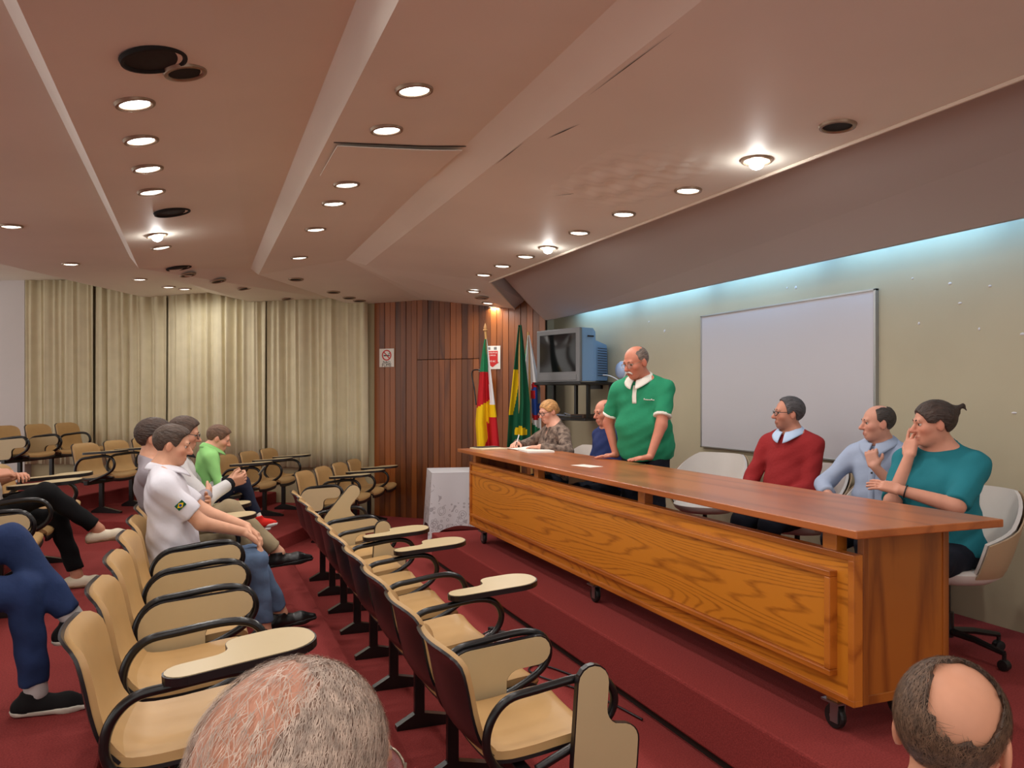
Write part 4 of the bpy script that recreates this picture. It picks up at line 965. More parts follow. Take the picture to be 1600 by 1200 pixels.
    for s, spec in ((1, legL or {}), (-1, legR or {})):
        a = np.array(spec.get('ankle', (0.0, s*0.11, 0.09) if stand else (0.43*S, s*0.11, 0.09)), float)
        k_, a = ik(hips[s], a, 0.43*S, 0.42*S, spec.get('hint', (1, 0, 0.2) if stand else (0.6, 0, 1))); kn[s] = k_; ank[s] = a
        toe[s] = (nrm(spec.get('toe', (1, s*0.12, 0))), nrm(spec.get('up', (0, 0, 1))))
        legs += [cone(hips[s], k_, 0.086*S*(1+0.8*fat), 0.060*S*(1+0.8*fat), 0.04), cone(k_, a, 0.056*S, 0.038*S, 0.03)]
        tf, tu = toe[s]; tu = nrm(tu-tf*(tu@tf)); toe[s] = (tf, tu)
        legs.append(cone(a-tf*0.03-tu*0.045, a+tf*0.13*S-tu*0.062, 0.030*S, 0.024*S, 0.03))
    prims = T+hp[:1]+hp[1:]+arms+legs
    prims = [p for p in prims if not p['sub']]+[p for p in prims if p['sub']]
    # the lids must stay after the sockets
    lids = hp[-2:]; prims = [p for p in prims if not any(p is q for q in lids)]+lids
    fine = [(hc-0.135*g, hc+0.135*g, 0.0048)]
    if hands_fine:
        for s in (1, -1):
            fd = np.array((armL if s > 0 else armR or {}).get('f', nrm(wr[s]-elb[s])) if (armL if s > 0 else armR) else nrm(wr[s]-elb[s])); cpt = wr[s]+nrm(fd)*0.08
            fine.append((cpt-0.085, cpt+0.085, hands_fine))
    sk = skin_mat('skin', srgb(*skin), srgb(*(int(c*q) for c, q in zip(skin, (0.80, 0.62, 0.62)))), srgb(*(int(c*q) for c, q in zip(skin, (0.98, 0.76, 0.72)))), srgb(*(int(c*q) for c, q in zip(skin, (0.66, 0.64, 0.64)))))
    body = solid('body', prims, sk, E, res, None, fine)
    me = body.data; co = np.empty(len(me.vertices)*3, np.float32); me.vertices.foreach_get('co', co); co = co.reshape(-1, 3); q = ((co-hc)@hr)/g
    inh = np.linalg.norm(q, axis=1) < 0.17
    gs = lambda c, r: np.exp(-(((q-np.array(c))/np.array(r))**2).sum(1))
    lipv = np.clip(1.5*gs((0.088, 0, -0.071), (0.012, 0.020, 0.0085)), 0, 1)*inh*0.8
    redv = np.clip(gs((0.106, 0, -0.03), (0.02, 0.02, 0.02))+0.8*gs((0.06, 0.045, -0.03), (0.03, 0.025, 0.028))+0.8*gs((0.06, -0.045, -0.03), (0.03, 0.025, 0.028))+0.7*gs((-0.01, 0.085, -0.01), (0.03, 0.012, 0.04))+0.7*gs((-0.01, -0.085, -0.01), (0.03, 0.012, 0.04)), 0, 1)*inh*0.55
    stv = (1/(1+np.exp((q[:, 2]+0.048)/0.008)))*(1/(1+np.exp(-(q[:, 0]-0.0)/0.012)))*inh*stub*(np.abs(q[:, 2]) < 0.135)
    colr = np.stack([lipv, redv, stv, np.ones(len(q))], 1).astype(np.float32); ca = me.color_attributes.new('tone', 'FLOAT_COLOR', 'POINT'); ca.data.foreach_set('color', colr.ravel())
    HM = Matrix([list(hr[i]*g)+[hc[i]] for i in range(3)]+[[0, 0, 0, 1]])
    if eyes:
        for s in (1, -1):
            o = link('eye', EYE, None, E); o.matrix_local = HM @ T3(0.0735, s*0.032, 0.0015)
        if brow:
            bm_ = mat('brow_hair', srgb(*brow), 0.8)
            for s in (1, -1):
                o = MB().tube([(0.0915, s*0.014, 0.021), (0.0925, s*0.028, 0.0255), (0.081, s*0.047, 0.021)], [0.0032, 0.0036, 0.0018], 6).build('eyebrow', bm_, E, smooth=True); o.matrix_local = HM
    if glasses:
        gm = M['glassr'] if glasses == 'dark' else M['glassg']; r_ = 0.0026 if glasses == 'dark' else 0.0015
        G = empty('spectacles_frame'); bpy.data.objects.remove(G)
        mb = MB()
        for s in (1, -1): mb.tube([(0.104-0.010*abs(math.cos(a))*(1 if math.cos(a)*s > 0 else 0.2), s*0.033+0.024*math.cos(a), -0.004+0.0175*math.sin(a)) for a in [2*pi*i/20 for i in range(20)]], r_, 6, closed=True)
        mb.tube([(0.104, -0.009, 0.0), (0.108, 0, 0.003), (0.104, 0.009, 0.0)], r_, 6)
        for s in (1, -1): mb.tube([(0.094, s*0.057, 0.004), (0.06, s*0.074, 0.006), (-0.005, s*0.0815, 0.008), (-0.03, s*0.082, -0.006)], r_, 6)
        o = mb.build('spectacles', gm, E, smooth=True); o.matrix_local = HM
        for s in (1, -1):
            q_ = MB().lathe([(0.0005, 0), (0.016, 0), (0.016, 0.0008), (0.0005, 0.0008)], 16).xf(T3(0.1025, s*0.033, -0.004) @ R3('Y', 90)).build('spectacle_lens', M['lensg'], o)
    if moustache:
        mb = MB()
        for s in (1, -1): mb.tube([(0.101, 0, -0.051), (0.100, s*0.014, -0.053), (0.091, s*0.028, -0.064), (0.086, s*0.031, -0.072)], [0.0075, 0.0075, 0.006, 0.003], 8)
        o = mb.build('moustache', mat('moustache_hair', srgb(*moustache), 0.9, bump=0.4, bscale=300), E, smooth=True); o.matrix_local = HM
    if hair:
        hm = mat('hair', srgb(*hair['col']), 0.55, var=0.35, vscale=60, stretch=hair.get('stretch', (0.25, 1, 0.6)), bump=0.9, bscale=110, spec=0.4)
        t = hair.get('t', 0.012); xl = np.array([p[0] for p in hair['line']]); zl = np.array([p[1] for p in hair['line']]); o_ = np.argsort(xl); xl = xl[o_]; zl = zl[o_]; amp = hair.get('amp', 0.002)
        hpz = [ell((-0.014, 0, 0.030), np.array([0.098, 0.077, 0.086])+t, 0.02)]
        if hair.get('top'): hpz.append(ell((0.01, 0, 0.075), (0.080, 0.062, 0.035+hair['top']), 0.03))
        for a in hair.get('add', ()): hpz.append(a)
        hpz.append(ell((0, 0, -10), (0.01, 0.01, 0.01), 0.01, sub=True))
        subs = hair.get('sub', ())
        def ex(P, d):
            cut = np.interp(P[:, 0], xl, zl)-P[:, 2]
            d2 = np.maximum(d, cut) if not hair.get('add') else np.minimum(np.maximum(d, cut), field(list(hair['add']), P))
            wob = 0.004*(np.sin(95*P[:, 1]+40*P[:, 0])+np.sin(150*P[:, 0]-60*P[:, 2]+1)*0.7+np.sin(230*P[:, 1]+90*P[:, 2]))
            for sb in subs: d2 = np.maximum(d2, -pd(sb, P)+wob)
            a = np.arctan2(P[:, 1], P[:, 2]-0.02)
            return d2+amp*(np.sin(38*a+60*P[:, 0])+0.7*np.sin(71*a-35*P[:, 0]+2)+0.5*np.sin(160*P[:, 0]+20*a))*0.6
        o = solid('hair', hpz, hm, E, 0.0045, ex); o.matrix_local = HM
    if hair and hair.get('strands'):
        rs = np.random.default_rng(11); mb = MB(); n_s = 0; cR = np.array([0.098, 0.077, 0.086])+hair['t']+0.0005; cC = np.array([-0.014, 0, 0.030])
        while n_s < hair['strands']:
            v = rs.normal(size=3); v /= np.linalg.norm(v); p = cC+v*cR
            if p[2] < np.interp(p[0], xl, zl)+0.002: continue
            bald = any(pd(sb, p[None])[0] < 0.0 for sb in subs)
            if bald and rs.random() > hair.get('sparse', 0.12): continue
            n_s += 1
            d = np.array([-0.55, 0.5*np.sign(p[1])*abs(v[1]), -0.55])+rs.normal(size=3)*0.28
            P_ = []
            for q_ in range(4):
                v = (p-cC)/cR; v = v/np.linalg.norm(v); lift = 0.0012*q_*rs.random()+0.0004
                P_.append(cC+v*(cR+lift)); nn_ = nrm(v/cR); dd = nrm(d-nn_*(d@nn_)); p = p+dd*0.009
            w_ = nrm(np.cross(P_[-1]-P_[0], v))*0.00042
            k_ = [a-w_*(1-0.25*i) for i, a in enumerate(P_)]+[a+w_*(1-0.25*i) for i, a in enumerate(P_)]
            mb.add(k_, [(i, i+1, i+5, i+4) for i in range(3)])
        o = mb.build('hair_strands', mat('strand_hair', srgb(*hair.get('scol', hair['col'])), 0.5, var=0.4, vscale=90), E); o['kind'] = 'stuff'; o.matrix_local = HM
    # clothing
    if top:
        tm = top
        ins = [inflate(p, 0.013) for p in T if not any(p is q for q in trap)]+[inflate(p, 0.008) for p in trap]
        for s in (1, -1):
            e, w = elb[s], wr[s]; d1 = nrm(e-sh[s]); d2 = nrm(w-e)
            if sleeve == 'short': en = sh[s]+(e-sh[s])*0.74; ins.append(cone(sh[s], e, (0.064+0.05*fat)*S, (0.062+0.04*fat)*S, 0.03, clip=[(en, d1)]))
            elif sleeve == 'elbow': en = sh[s]+(e-sh[s])*0.96; ins.append(cone(sh[s], e, (0.066+0.06*fat)*S, (0.058+0.06*fat)*S, 0.03, clip=[(en, d1)]))
            else:
                fr_ = 0.62 if sleeve == 'rolled' else 0.97
                en = e+(w-e)*fr_; ins += [cone(sh[s], e, 0.063*S, 0.053*S, 0.03), cone(e, w, 0.052*S, 0.038*S if fr_ > 0.9 else 0.046*S, 0.02, clip=[(en, d2)])]
        hem = p0+u*(-0.075 if (stand or longhem) else -0.02)*S
        ins[0] = inflate(ins[0], 0.012); 
        for q_ in ins[:2]: q_['clip'] = q_['clip']+[(hem, -u)]
        if stand or longhem: ins.append(cone(p0-u*0.10*S, p0+u*0.16*S, (0.13+0.5*fat)*S, (0.13+0.6*fat)*S, 0.05, clip=[(hem, -u)], flat=(l, 0.74)))
        ncut = nrm(u*0.90+f*0.44)
        zc = nb+u*0.018*S
        wv = rng.random(3)*6
        def exs(P, d):
            r_ = np.linalg.norm((P-nb)-((P-nb)@u)[:, None]*u, axis=1)
            d = np.maximum(d, np.where(r_ < 0.13*S, (P-zc)@ncut, -1))
            return d+0.0030*(np.sin(31*P[:, 2]+19*P[:, 1]+wv[0])+np.sin(47*P[:, 0]-23*P[:, 2]+wv[1])+0.8*np.sin(70*P[:, 2]+40*P[:, 0]-33*P[:, 1]+wv[2]))*0.7
        if vneck: ins.append(cone(nb+f*0.10*S+u*0.02, nb+f*0.125*S-u*vneck*S, 0.045*S, 0.006, 0.008, sub=True))
        so = solid('top', ins, tm, E, 0.0105, exs)
        if trim:
            for s in (1, -1):
                e, w = elb[s], wr[s]; d1 = nrm(e-sh[s])
                if sleeve == 'short': en = sh[s]+(e-sh[s])*0.74; a_ = en-d1*0.012; b_ = en+d1*0.010; q_ = cone(sh[s], e, (0.0665+0.05*fat)*S, (0.0655+0.04*fat)*S, 0.01, clip=[(b_, d1), (a_, -d1)])
                else: d2 = nrm(w-e); en = e+(w-e)*0.97; q_ = cone(e, w, 0.052*S, 0.0415*S, 0.01, clip=[(en+d2*0.008, d2), (en-d2*0.035, -d2)])
                solid('cuff', [q_], trim, E, 0.007)
        if collar:
            cm_, tip, rt, rb = collar
            def cf(a, v):
                ph = 0.16+(2*pi-0.32)*a; c_ = math.cos(ph); fr2 = (1+c_)/2
                zt = 0.048-0.050*fr2**1.5; zb = zt-0.034-tip*fr2**6; r2 = rt+(rb-rt)*v+0.012*fr2*v
                p = nb+f*(r2*c_*1.02+0.008+0.022*fr2)+l*(r2*math.sin(ph))+u*(zt+(zb-zt)*v+0.008*math.sin(v*pi))
                return tuple(p)
            MB().sheet(cf, 48, 6, 0.004).build('collar', cm_, E, smooth=True)
    if pants:
        pr = [inflate(T[0], 0.012)]
        if not stand: pr[0]['clip'] = [(p0+u*0.10, u)]
        for s in (1, -1):
            k_, a = kn[s], ank[s]; d2 = nrm(a-k_); en = k_+(a-k_)*0.90
            pr += [cone(hips[s], k_, (0.092+0.06*fat)*S, 0.068*S*(1+0.6*fat), 0.03), cone(k_, a, 0.065*S*(1+0.4*fat), 0.053*S, 0.03, clip=[(en, d2)])]
        wq = rng.random(3)*6
        solid('trousers', pr, pants, E, 0.0115, lambda P, d: d+0.0026*(np.sin(52*P[:, 2]+21*P[:, 0]+wq[0])+np.sin(66*P[:, 0]+30*P[:, 1]+wq[1])))
    if sock:
        for s in (1, -1):
            k_, a = kn[s], ank[s]; d2 = nrm(a-k_); solid('sock', [cone(k_, a, 0.060*S, 0.043*S, 0.02, clip=[(k_+(a-k_)*0.80, -d2)])], sock, E, 0.009)
    if shoes:
        um, sm, style = shoes
        for s in (1, -1):
            a = ank[s]; tf, tu = toe[s]; side_ = np.cross(tu, tf); fl_ = a-tu*0.088; hl = a-tf*0.055-tu*0.055; bl = a+tf*0.11*S-tu*0.060; tp_ = a+tf*(0.185 if style == 'pointed' else 0.165)*S-tu*0.066
            pr = [cone(hl, bl, 0.040*S, 0.044*S, 0.02), cone(bl, tp_, 0.043*S, (0.022 if style == 'pointed' else 0.031)*S, 0.02), cone(a-tf*0.03-tu*0.05, a+tf*0.03-tu*0.05, 0.042, 0.040, 0.02)]
            if style != 'slip': pr.append(cone(a-tf*0.02-tu*0.03, a-tf*0.012+tu*(0.005 if style != 'boot' else 0.05), 0.046, 0.046, 0.02, clip=[(a+tu*(0.012 if style != 'boot' else 0.05), tu)]))
            for q_ in pr: q_['clip'] = q_['clip']+[(fl_+tu*0.014, -tu)]
            so = solid('shoe', pr, um, E, 0.0075)
            sp_ = [dict(inflate(q_, 0.005)) for q_ in pr[:2]]
            for q_ in sp_: q_['clip'] = [(fl_, -tu), (fl_+tu*0.022, tu)]
            solid('sole', sp_, sm, so, 0.0075)
    return dict(E=E, nb=nb, u=u, f=f, l=l, H=H, HM=HM, sh=sh, elb=elb, wr=wr, hc=hc, p0=p0, S=S)
# ------------------------------------------------------------------ the people
def loc(root, face, p):
    a = math.radians(face); x, y, z = p[0]-root[0], p[1]-root[1], p[2]-root[2]
    return (x*math.cos(a)+y*math.sin(a), -x*math.sin(a)+y*math.cos(a), z)
def dloc(face, d): return loc((0, 0, 0), face, d)
blk = mat('black_leather', srgb(22, 21, 22), 0.35, bump=0.1, bscale=40); sole_d = mat('dark_sole', srgb(26, 24, 23), 0.7); sole_l = mat('light_sole', srgb(206, 200, 186), 0.7)
jeans = cloth('blue_jeans', srgb(92, 112, 140), var=0.2, vscale=7, bump=0.4, bscale=22); jeansd = cloth('navy_jeans', srgb(38, 54, 92), var=0.2, vscale=7, bump=0.4, bscale=20); darkp = cloth('dark_trousers', srgb(26, 28, 38))
blackp = cloth('black_leggings', srgb(16, 16, 18), bump=0.1); whitec = cloth('white_knit', srgb(232, 228, 218), bump=0.1)
SHORT = [(0.2, 0.25), (0.088, 0.085), (0.060, 0.050), (0.046, 0.020), (0.020, -0.012), (-0.010, 0.022), (-0.035, 0.0), (-0.05, -0.06), (-0.12, -0.07)]
RING = [(0.2, 0.3), (0.040, 0.10), (0.030, 0.025), (0.012, 0.012), (-0.012, 0.020), (-0.036, 0.0), (-0.05, -0.055), (-0.12, -0.065)]

# --- the standing speaker
R_ = (3.22, 5.36, PZ); Fc = 212
green = cloth('green_pique', srgb(44, 140, 102), bump=0.2, bscale=40)
sp = person('standing person in a green polo shirt leaning both hands on the desk', R_, Fc, S=1.02, stand=True, lean=9, fat=0.038, wide=1.14, head=(-20, 16, 0), neckf=0.05, hs=1.0,
    armR=dict(wrist=loc(R_, Fc, (3.05, 5.53, 1.183)), hint=(-0.3, -1, 0), f=dloc(Fc, (-0.85, 0.5, -0.10)), n=(0, 0, -1), curl=4, spread=9, thumb=0.05),
    armL=dict(wrist=loc(R_, Fc, (3.05, 5.03, 1.183)), hint=(-0.4, 1, 0), f=dloc(Fc, (-1, 0.05, -0.10)), n=(0, 0, -1), curl=4, spread=9, thumb=0.05),
    legL=dict(ankle=(-0.06, 0.13, 0.09)), legR=dict(ankle=(-0.10, -0.13, 0.09)),
    skin=(198, 128, 104), hair=dict(col=(112, 98, 90), t=0.003, line=RING, sub=[ell((0.035, 0, 0.125), (0.115, 0.064, 0.075))], amp=0.0008), brow=(120, 100, 88), glasses='metal', moustache=(214, 206, 200), stub=0.1,
    top=green, sleeve='short', trim=whitec, collar=(whitec, 0.030, 0.066, 0.105), vneck=0.075, pants=darkp, shoes=(blk, sole_d, 'round'))
def on_chest(P, dx, du, dl, d=0.14):
    return Vector(P['p0']+P['u']*du*P['S']+P['f']*d*P['S']+P['l']*dl*P['S'])
# placket and small embroidered script on the chest
def chest_patch(P, name, m, l0, l1, u0, u1, off, parent=None, nu=8, nv=8):
    tops = [c for c in P['E'].children if c.name.startswith('top')][0]
    me = tops.data; from mathutils.bvhtree import BVHTree
    bt = BVHTree.FromPolygons([v.co for v in me.vertices], [p.vertices[:] for p in me.polygons])
    def fn(a, v):
        o = P['p0']+P['u']*(u0+(u1-u0)*v)*P['S']+P['l']*(l0+(l1-l0)*a)*P['S']+P['f']*0.6
        h = bt.ray_cast(Vector(o), Vector(-P['f']))
        p = h[0] if h[0] is not None else Vector(o-P['f']*0.45)
        return tuple(p+Vector(P['f'])*off)
    return MB().sheet(lambda a, v: fn(a, v), nu, nv, -0.0015).build(name, m, P['E'], smooth=True)
chest_patch(sp, 'placket', whitec, -0.017, 0.017, 0.36, 0.49, 0.002)
rr = random.Random(4); 
for i in range(9):
    x0 = 0.075+i*0.0085; h_ = 0.012 if i in (0, 6) else 0.007
    chest_patch(sp, 'embroidered_script', whitec, x0, x0+0.0062, 0.385-0.001*i, 0.385-0.001*i+h_, 0.003, nu=1, nv=1)

# --- writing woman
R_ = (3.22, 6.90, PZ); Fc = 180
floral = mat('floral_blouse', srgb(52, 40, 38), 0.85, var=0.5, vscale=26, col2=srgb(150, 130, 116), bump=0.2, bscale=30, spec=0.2, detail=5)
wr_ = person('seated woman with glasses and fair hair in a brown patterned blouse, writing at the desk', R_, Fc, S=0.99, seat=0.56, lean=9, fat=0.03, bust=0.07, head=(8, 15, 0), neckf=0.03, hs=0.9,
    armR=dict(wrist=(0.43, -0.10, 0.895), hint=(0, -1, -0.5), f=(0.6, 0.75, -0.12), n=(0, 0.3, -1), curl=42, thumb=0.8),
    armL=dict(wrist=(0.36, 0.30, 0.885), hint=(0, 1, -0.6), f=(0.5, -0.85, -0.05), n=(0, 0, -1), curl=14),
    skin=(222, 164, 140), hair=dict(col=(188, 138, 84), t=0.011, line=[(0.2, 0.25), (0.09, 0.080), (0.066, 0.045), (0.05, 0.012), (0.02, 0.0), (-0.012, 0.022), (-0.035, -0.01), (-0.055, -0.075), (-0.12, -0.085)], amp=0.0016, add=[ell((-0.10, 0, -0.01), (0.04, 0.035, 0.04))]), brow=(150, 110, 80), glasses='dark',
    top=floral, sleeve='long', vneck=0.12, pants=darkp, shoes=(blk, sole_d, 'slip'))
pen = empty('pen', (2.735, 6.90, 1.168), 0, 'dark pen with white top held upright in the writing hand', 'pen')
MB().tube([(0, 0, 0), (0.02, 0.0, 0.05)], [0.002, 0.005], 8).build('barrel', M['blackp'], pen); MB().tube([(0.02, 0, 0.05), (0.04, 0.0, 0.115)], 0.005, 8).build('cap', M['white'], pen)

# --- man in navy half hidden behind the speaker
navy = cloth('navy_shirt', srgb(40, 52, 98))
person('seated person in a navy shirt half hidden behind the standing speaker', (3.33, 6.12, PZ), 180, S=0.98, seat=0.56, lean=3, fat=0.03, head=(5, 8, 0), skin=(206, 140, 116),
    armR=dict(wrist=(0.30, -0.12, 0.70)), armL=dict(wrist=(0.30, 0.12, 0.70)),
    hair=dict(col=(110, 96, 88), t=0.004, line=RING, amp=0.001, sub=[ell((0.035, 0, 0.125), (0.115, 0.064, 0.075))]), top=navy, sleeve='long', pants=darkp, shoes=(blk, sole_d, 'round'))

# --- red sweater
R_ = (3.80, 4.42, PZ); Fc = 200
redk = cloth('red_knit', srgb(150, 42, 44), bump=0.25, bscale=60); paleb = cloth('pale_blue_cotton', srgb(186, 206, 234), bump=0.1)
person('seated man with glasses in a red sweater over a pale collar', R_, Fc, S=1.01, seat=0.56, lean=-2, fat=0.02, head=(-44, -2, 0), hs=0.92, skin=(202, 140, 116), stub=0.55,
    armR=dict(wrist=(0.30, -0.14, 0.68), hint=(-0.6, -0.7, -0.5)), armL=dict(wrist=(0.28, 0.06, 0.67), hint=(-0.7, 0.5, -0.5)),
    hair=dict(col=(78, 74, 76), t=0.013, line=[(0.2, 0.3), (0.075, 0.115), (0.05, 0.085), (0.036, 0.04), (0.024, -0.01), (-0.010, 0.022), (-0.036, 0.0), (-0.05, -0.075), (-0.12, -0.085)], amp=0.0022), brow=(70, 60, 56), glasses='dark',
    top=redk, sleeve='long', collar=(paleb, 0.042, 0.063, 0.100), vneck=0.03, pants=darkp, shoes=(blk, sole_d, 'round'))

# --- pale blue shirt
R_ = (3.90, 3.72, PZ); Fc = 200
shirtb = cloth('light_blue_shirt', srgb(160, 172, 196), bump=0.3)
_bl = person('seated balding man in a light blue shirt with his fist at his chest', R_, Fc, S=0.96, seat=0.55, lean=0, fat=0.015, hs=0.94, head=(-48, 2, 0), neckf=0.035, skin=(208, 150, 128), ears=1.15,
    armL=dict(wrist=loc(R_, Fc, (3.68, 3.56, 1.235)), hint=(0.2, 0.4, -1), f=(-0.15, -0.35, 1), n=(-1, -0.3, 0), curl=92, thumb=1.6), armR=dict(wrist=(0.33, -0.16, 0.72), hint=(-0.2, -1, -0.4)),
    hair=dict(col=(62, 54, 50), t=0.009, line=[(0.2, 0.3), (0.030, 0.12), (0.026, 0.025), (0.006, 0.004), (-0.012, 0.022), (-0.036, 0.0), (-0.05, -0.065), (-0.12, -0.075)], amp=0.0016, sub=[ell((0.035, 0, 0.125), (0.12, 0.058, 0.082))]), brow=(90, 76, 68),
    top=shirtb, sleeve='rolled', collar=(shirtb, 0.045, 0.064, 0.104), vneck=0.05, pants=darkp, shoes=(blk, sole_d, 'round'))

for q_ in (0.14, 0.24, 0.34): chest_patch(_bl, 'shirt_button', M['ink'], -0.006, 0.006, q_, q_+0.012, 0.002, nu=2, nv=2)
chest_patch(_bl, 'button_band', shirtb, -0.020, 0.020, 0.05, 0.43, 0.0008, nu=2, nv=20)
# --- teal woman
R_ = (3.62, 3.04, PZ); Fc = 192
teal = cloth('teal_cotton', srgb(38, 118, 130), bump=0.3)
_tw = person('seated woman in a teal blouse with hair tied back, hand over her mouth', R_, Fc, S=0.99, seat=0.56, lean=5, fat=0.05, wide=1.06, bust=0.085, hs=0.96, head=(-44, 5, 0), neckf=0.035, skin=(206, 146, 122),
    armR=dict(wrist=loc(R_, Fc, (3.43, 3.09, 1.335)), hint=(0.3, -0.2, -1), f=(-0.35, 0.0, 1), n=(-1, 0.2, 0), curls=[6, 30, 62, 66], thumb=0.6), armL=dict(wrist=loc(R_, Fc, (3.27, 3.00, 1.175)), hint=(-0.4, 1, -0.3), f=(0.35, -0.9, 0.2), n=(-0.5, 0, -1), curl=10, spread=7),
    hair=dict(col=(62, 48, 42), t=0.013, line=[(0.2, 0.25), (0.085, 0.075), (0.062, 0.040), (0.045, 0.008), (0.015, 0.004), (-0.012, 0.024), (-0.036, -0.02), (-0.06, -0.07), (-0.12, -0.08)], amp=0.0018, add=[ell((-0.105, 0, 0.055), (0.035, 0.03, 0.03)), cone((-0.12, 0, 0.07), (-0.155, 0.0, 0.085), 0.012, 0.006), cone((-0.155, 0, 0.085), (-0.172, 0.0, 0.055), 0.006, 0.003)]), brow=(70, 54, 46),
    top=teal, sleeve='elbow', pants=darkp, shoes=(blk, sole_d, 'slip'))
tw = _tw
wv_ = Vector(tw['wr'][1]); dv_ = (wv_-Vector(tw['elb'][1])).normalized(); a_ = dv_.cross(Vector((0, 0, 1))).normalized(); b_ = dv_.cross(a_)
MB().tube([tuple(wv_-dv_*0.025+a_*0.032*math.cos(2*pi*i/20)+b_*0.032*math.sin(2*pi*i/20)) for i in range(20)], 0.0035, 6, closed=True).build('bracelet', M['blackp'], tw['E'], smooth=True)

# --- white polo in the second row
R_ = (-0.14, 5.03, 0.15)
wpolo = cloth('white_polo', srgb(222, 220, 228), bump=0.3)
wp = person('seated young man in a white polo shirt and blue jeans in the second row', R_, 0, S=1.03, lean=-7, head=(-2, 10, 0), neckf=0.04, skin=(218, 164, 134),
    armR=dict(wrist=(0.38, -0.07, 0.69), hint=(-0.2, -0.5, -1), f=(0.75, 0.15, -0.65), n=(-0.5, 0.1, -0.9), curl=22), armL=dict(wrist=(0.40, 0.08, 0.70), hint=(-0.2, 0.6, -1), f=(0.7, -0.3, -0.6), n=(-0.5, 0, -0.9), curl=25),
    legR=dict(ankle=(0.50, -0.02, 0.09), toe=(1, -0.05, 0)), legL=dict(ankle=(0.62, 0.22, 0.11), toe=(1, 0.1, 0.12)),
    hair=dict(col=(74, 58, 48), t=0.007, line=[(0.2, 0.25), (0.088, 0.085), (0.056, 0.055), (0.042, 0.02), (0.024, -0.010), (-0.010, 0.022), (-0.036, 0.0), (-0.05, -0.06), (-0.12, -0.065)], amp=0.0010, top=0.006), brow=(80, 62, 50),
    top=wpolo, sleeve='short', trim=None, collar=(wpolo, 0.030, 0.064, 0.100), vneck=0.06, pants=jeans, shoes=(blk, sole_d, 'pointed'), longhem=True)
# flag patch on the near sleeve
sR = Vector(wp['sh'][-1]); eR = Vector(wp['elb'][-1]); dR = (eR-sR).normalized()
px_ = dR.cross(Vector((0, 1, 0))).normalized()
pc = sR+dR*0.13+Vector((0, -1, 0))*0.068
def patch(mb, name, m): return mb.build(name, m, wp['E'])
Pm = Matrix((( -px_.x, -dR.x, 0, pc.x), (-px_.y, -dR.y, -1, pc.y), (-px_.z, -dR.z, 0, pc.z), (0, 0, 0, 1)))
patch(MB().box(-0.026, 0.026, -0.018, 0.018, -0.008, 0.0).xf(Pm), 'sleeve_patch', fl['green']); patch(MB().prism([(-0.022, 0), (0, -0.015), (0.022, 0), (0, 0.015)], 0.0, 0.001).xf(Pm), 'sleeve_patch', fl['yellow']); patch(MB().prism(arc(0, 0, 0.008, 0, 345, 12), 0.001, 0.002).xf(Pm), 'sleeve_patch', fl['blue'])

# --- grey shirt
greys = cloth('grey_shirt', srgb(150, 142, 148), bump=0.3)
person('seated man in a grey shirt with folded arms behind the white polo', (-0.22, 5.60, 0.15), 0, S=1.06, lean=-8, head=(-2, 4, 0), neckf=0.01, skin=(208, 154, 126),
    armR=dict(wrist=(0.26, 0.06, 0.84), hint=(0.5, -0.8, -0.8), f=(0.2, 1, 0.1), n=(-1, 0, 0)), armL=dict(wrist=(0.25, -0.04, 0.80), hint=(0.5, 0.8, -0.8), f=(0.2, -1, 0.1), n=(-1, 0, 0)),
    legL=dict(ankle=(0.72, 0.05, 0.42), toe=(1, 0, 0.1), hint=(0, 0, 1)),
    hair=dict(col=(66, 50, 42), t=0.014, line=SHORT, amp=0.0022, top=0.01), brow=(70, 54, 46), glasses='dark', top=greys, sleeve='long', pants=cloth('khaki_trousers', srgb(150, 134, 106)), shoes=(blk, sole_d, 'pointed'))

# --- man with glasses, black and white jacket
jack = cloth('pale_jacket', srgb(206, 204, 204), bump=0.3); blackc = cloth('black_rib', srgb(24, 24, 27), bump=0.1)
person('seated man with dark glasses in a black and white jacket holding a phone', (-0.14, 6.16, 0.15), 0, S=1.05, lean=-3, head=(-5, 10, 0), neckf=0.04, skin=(210, 156, 128),
    armR=dict(wrist=(0.34, -0.08, 0.87), hint=(-0.2, -0.8, -0.8), f=(0.9, 0.3, 0.2), n=(0, 0.8, 0.3), curl=45, thumb=0.7), armL=dict(wrist=(0.34, 0.10, 0.87), hint=(-0.2, 0.8, -0.8), f=(0.9, -0.3, 0.2), n=(0, -0.8, 0.3), curl=45, thumb=0.7),
    hair=dict(col=(78, 60, 50), t=0.012, line=SHORT, amp=0.0018, top=0.012), brow=(74, 58, 48), glasses='dark', top=jack, trim=blackc, collar=(blackc, 0.006, 0.064, 0.088), sleeve='long', pants=jeans, shoes=(blk, sole_d, 'round'))
ph = empty('phone', (0.40, 6.17, 1.06), 0, 'dark phone held in both hands by the man in the jacket', 'phone')
MB().box(-0.006, 0.004, -0.037, 0.037, 0.0, 0.075, 0.003).xf(R3('Y', 35)).build('phone_body', M['blackp'], ph); MB().box(-0.0072, -0.006, -0.033, 0.033, 0.005, 0.07).xf(R3('Y', 35)).build('phone_screen', M['scr'], ph)

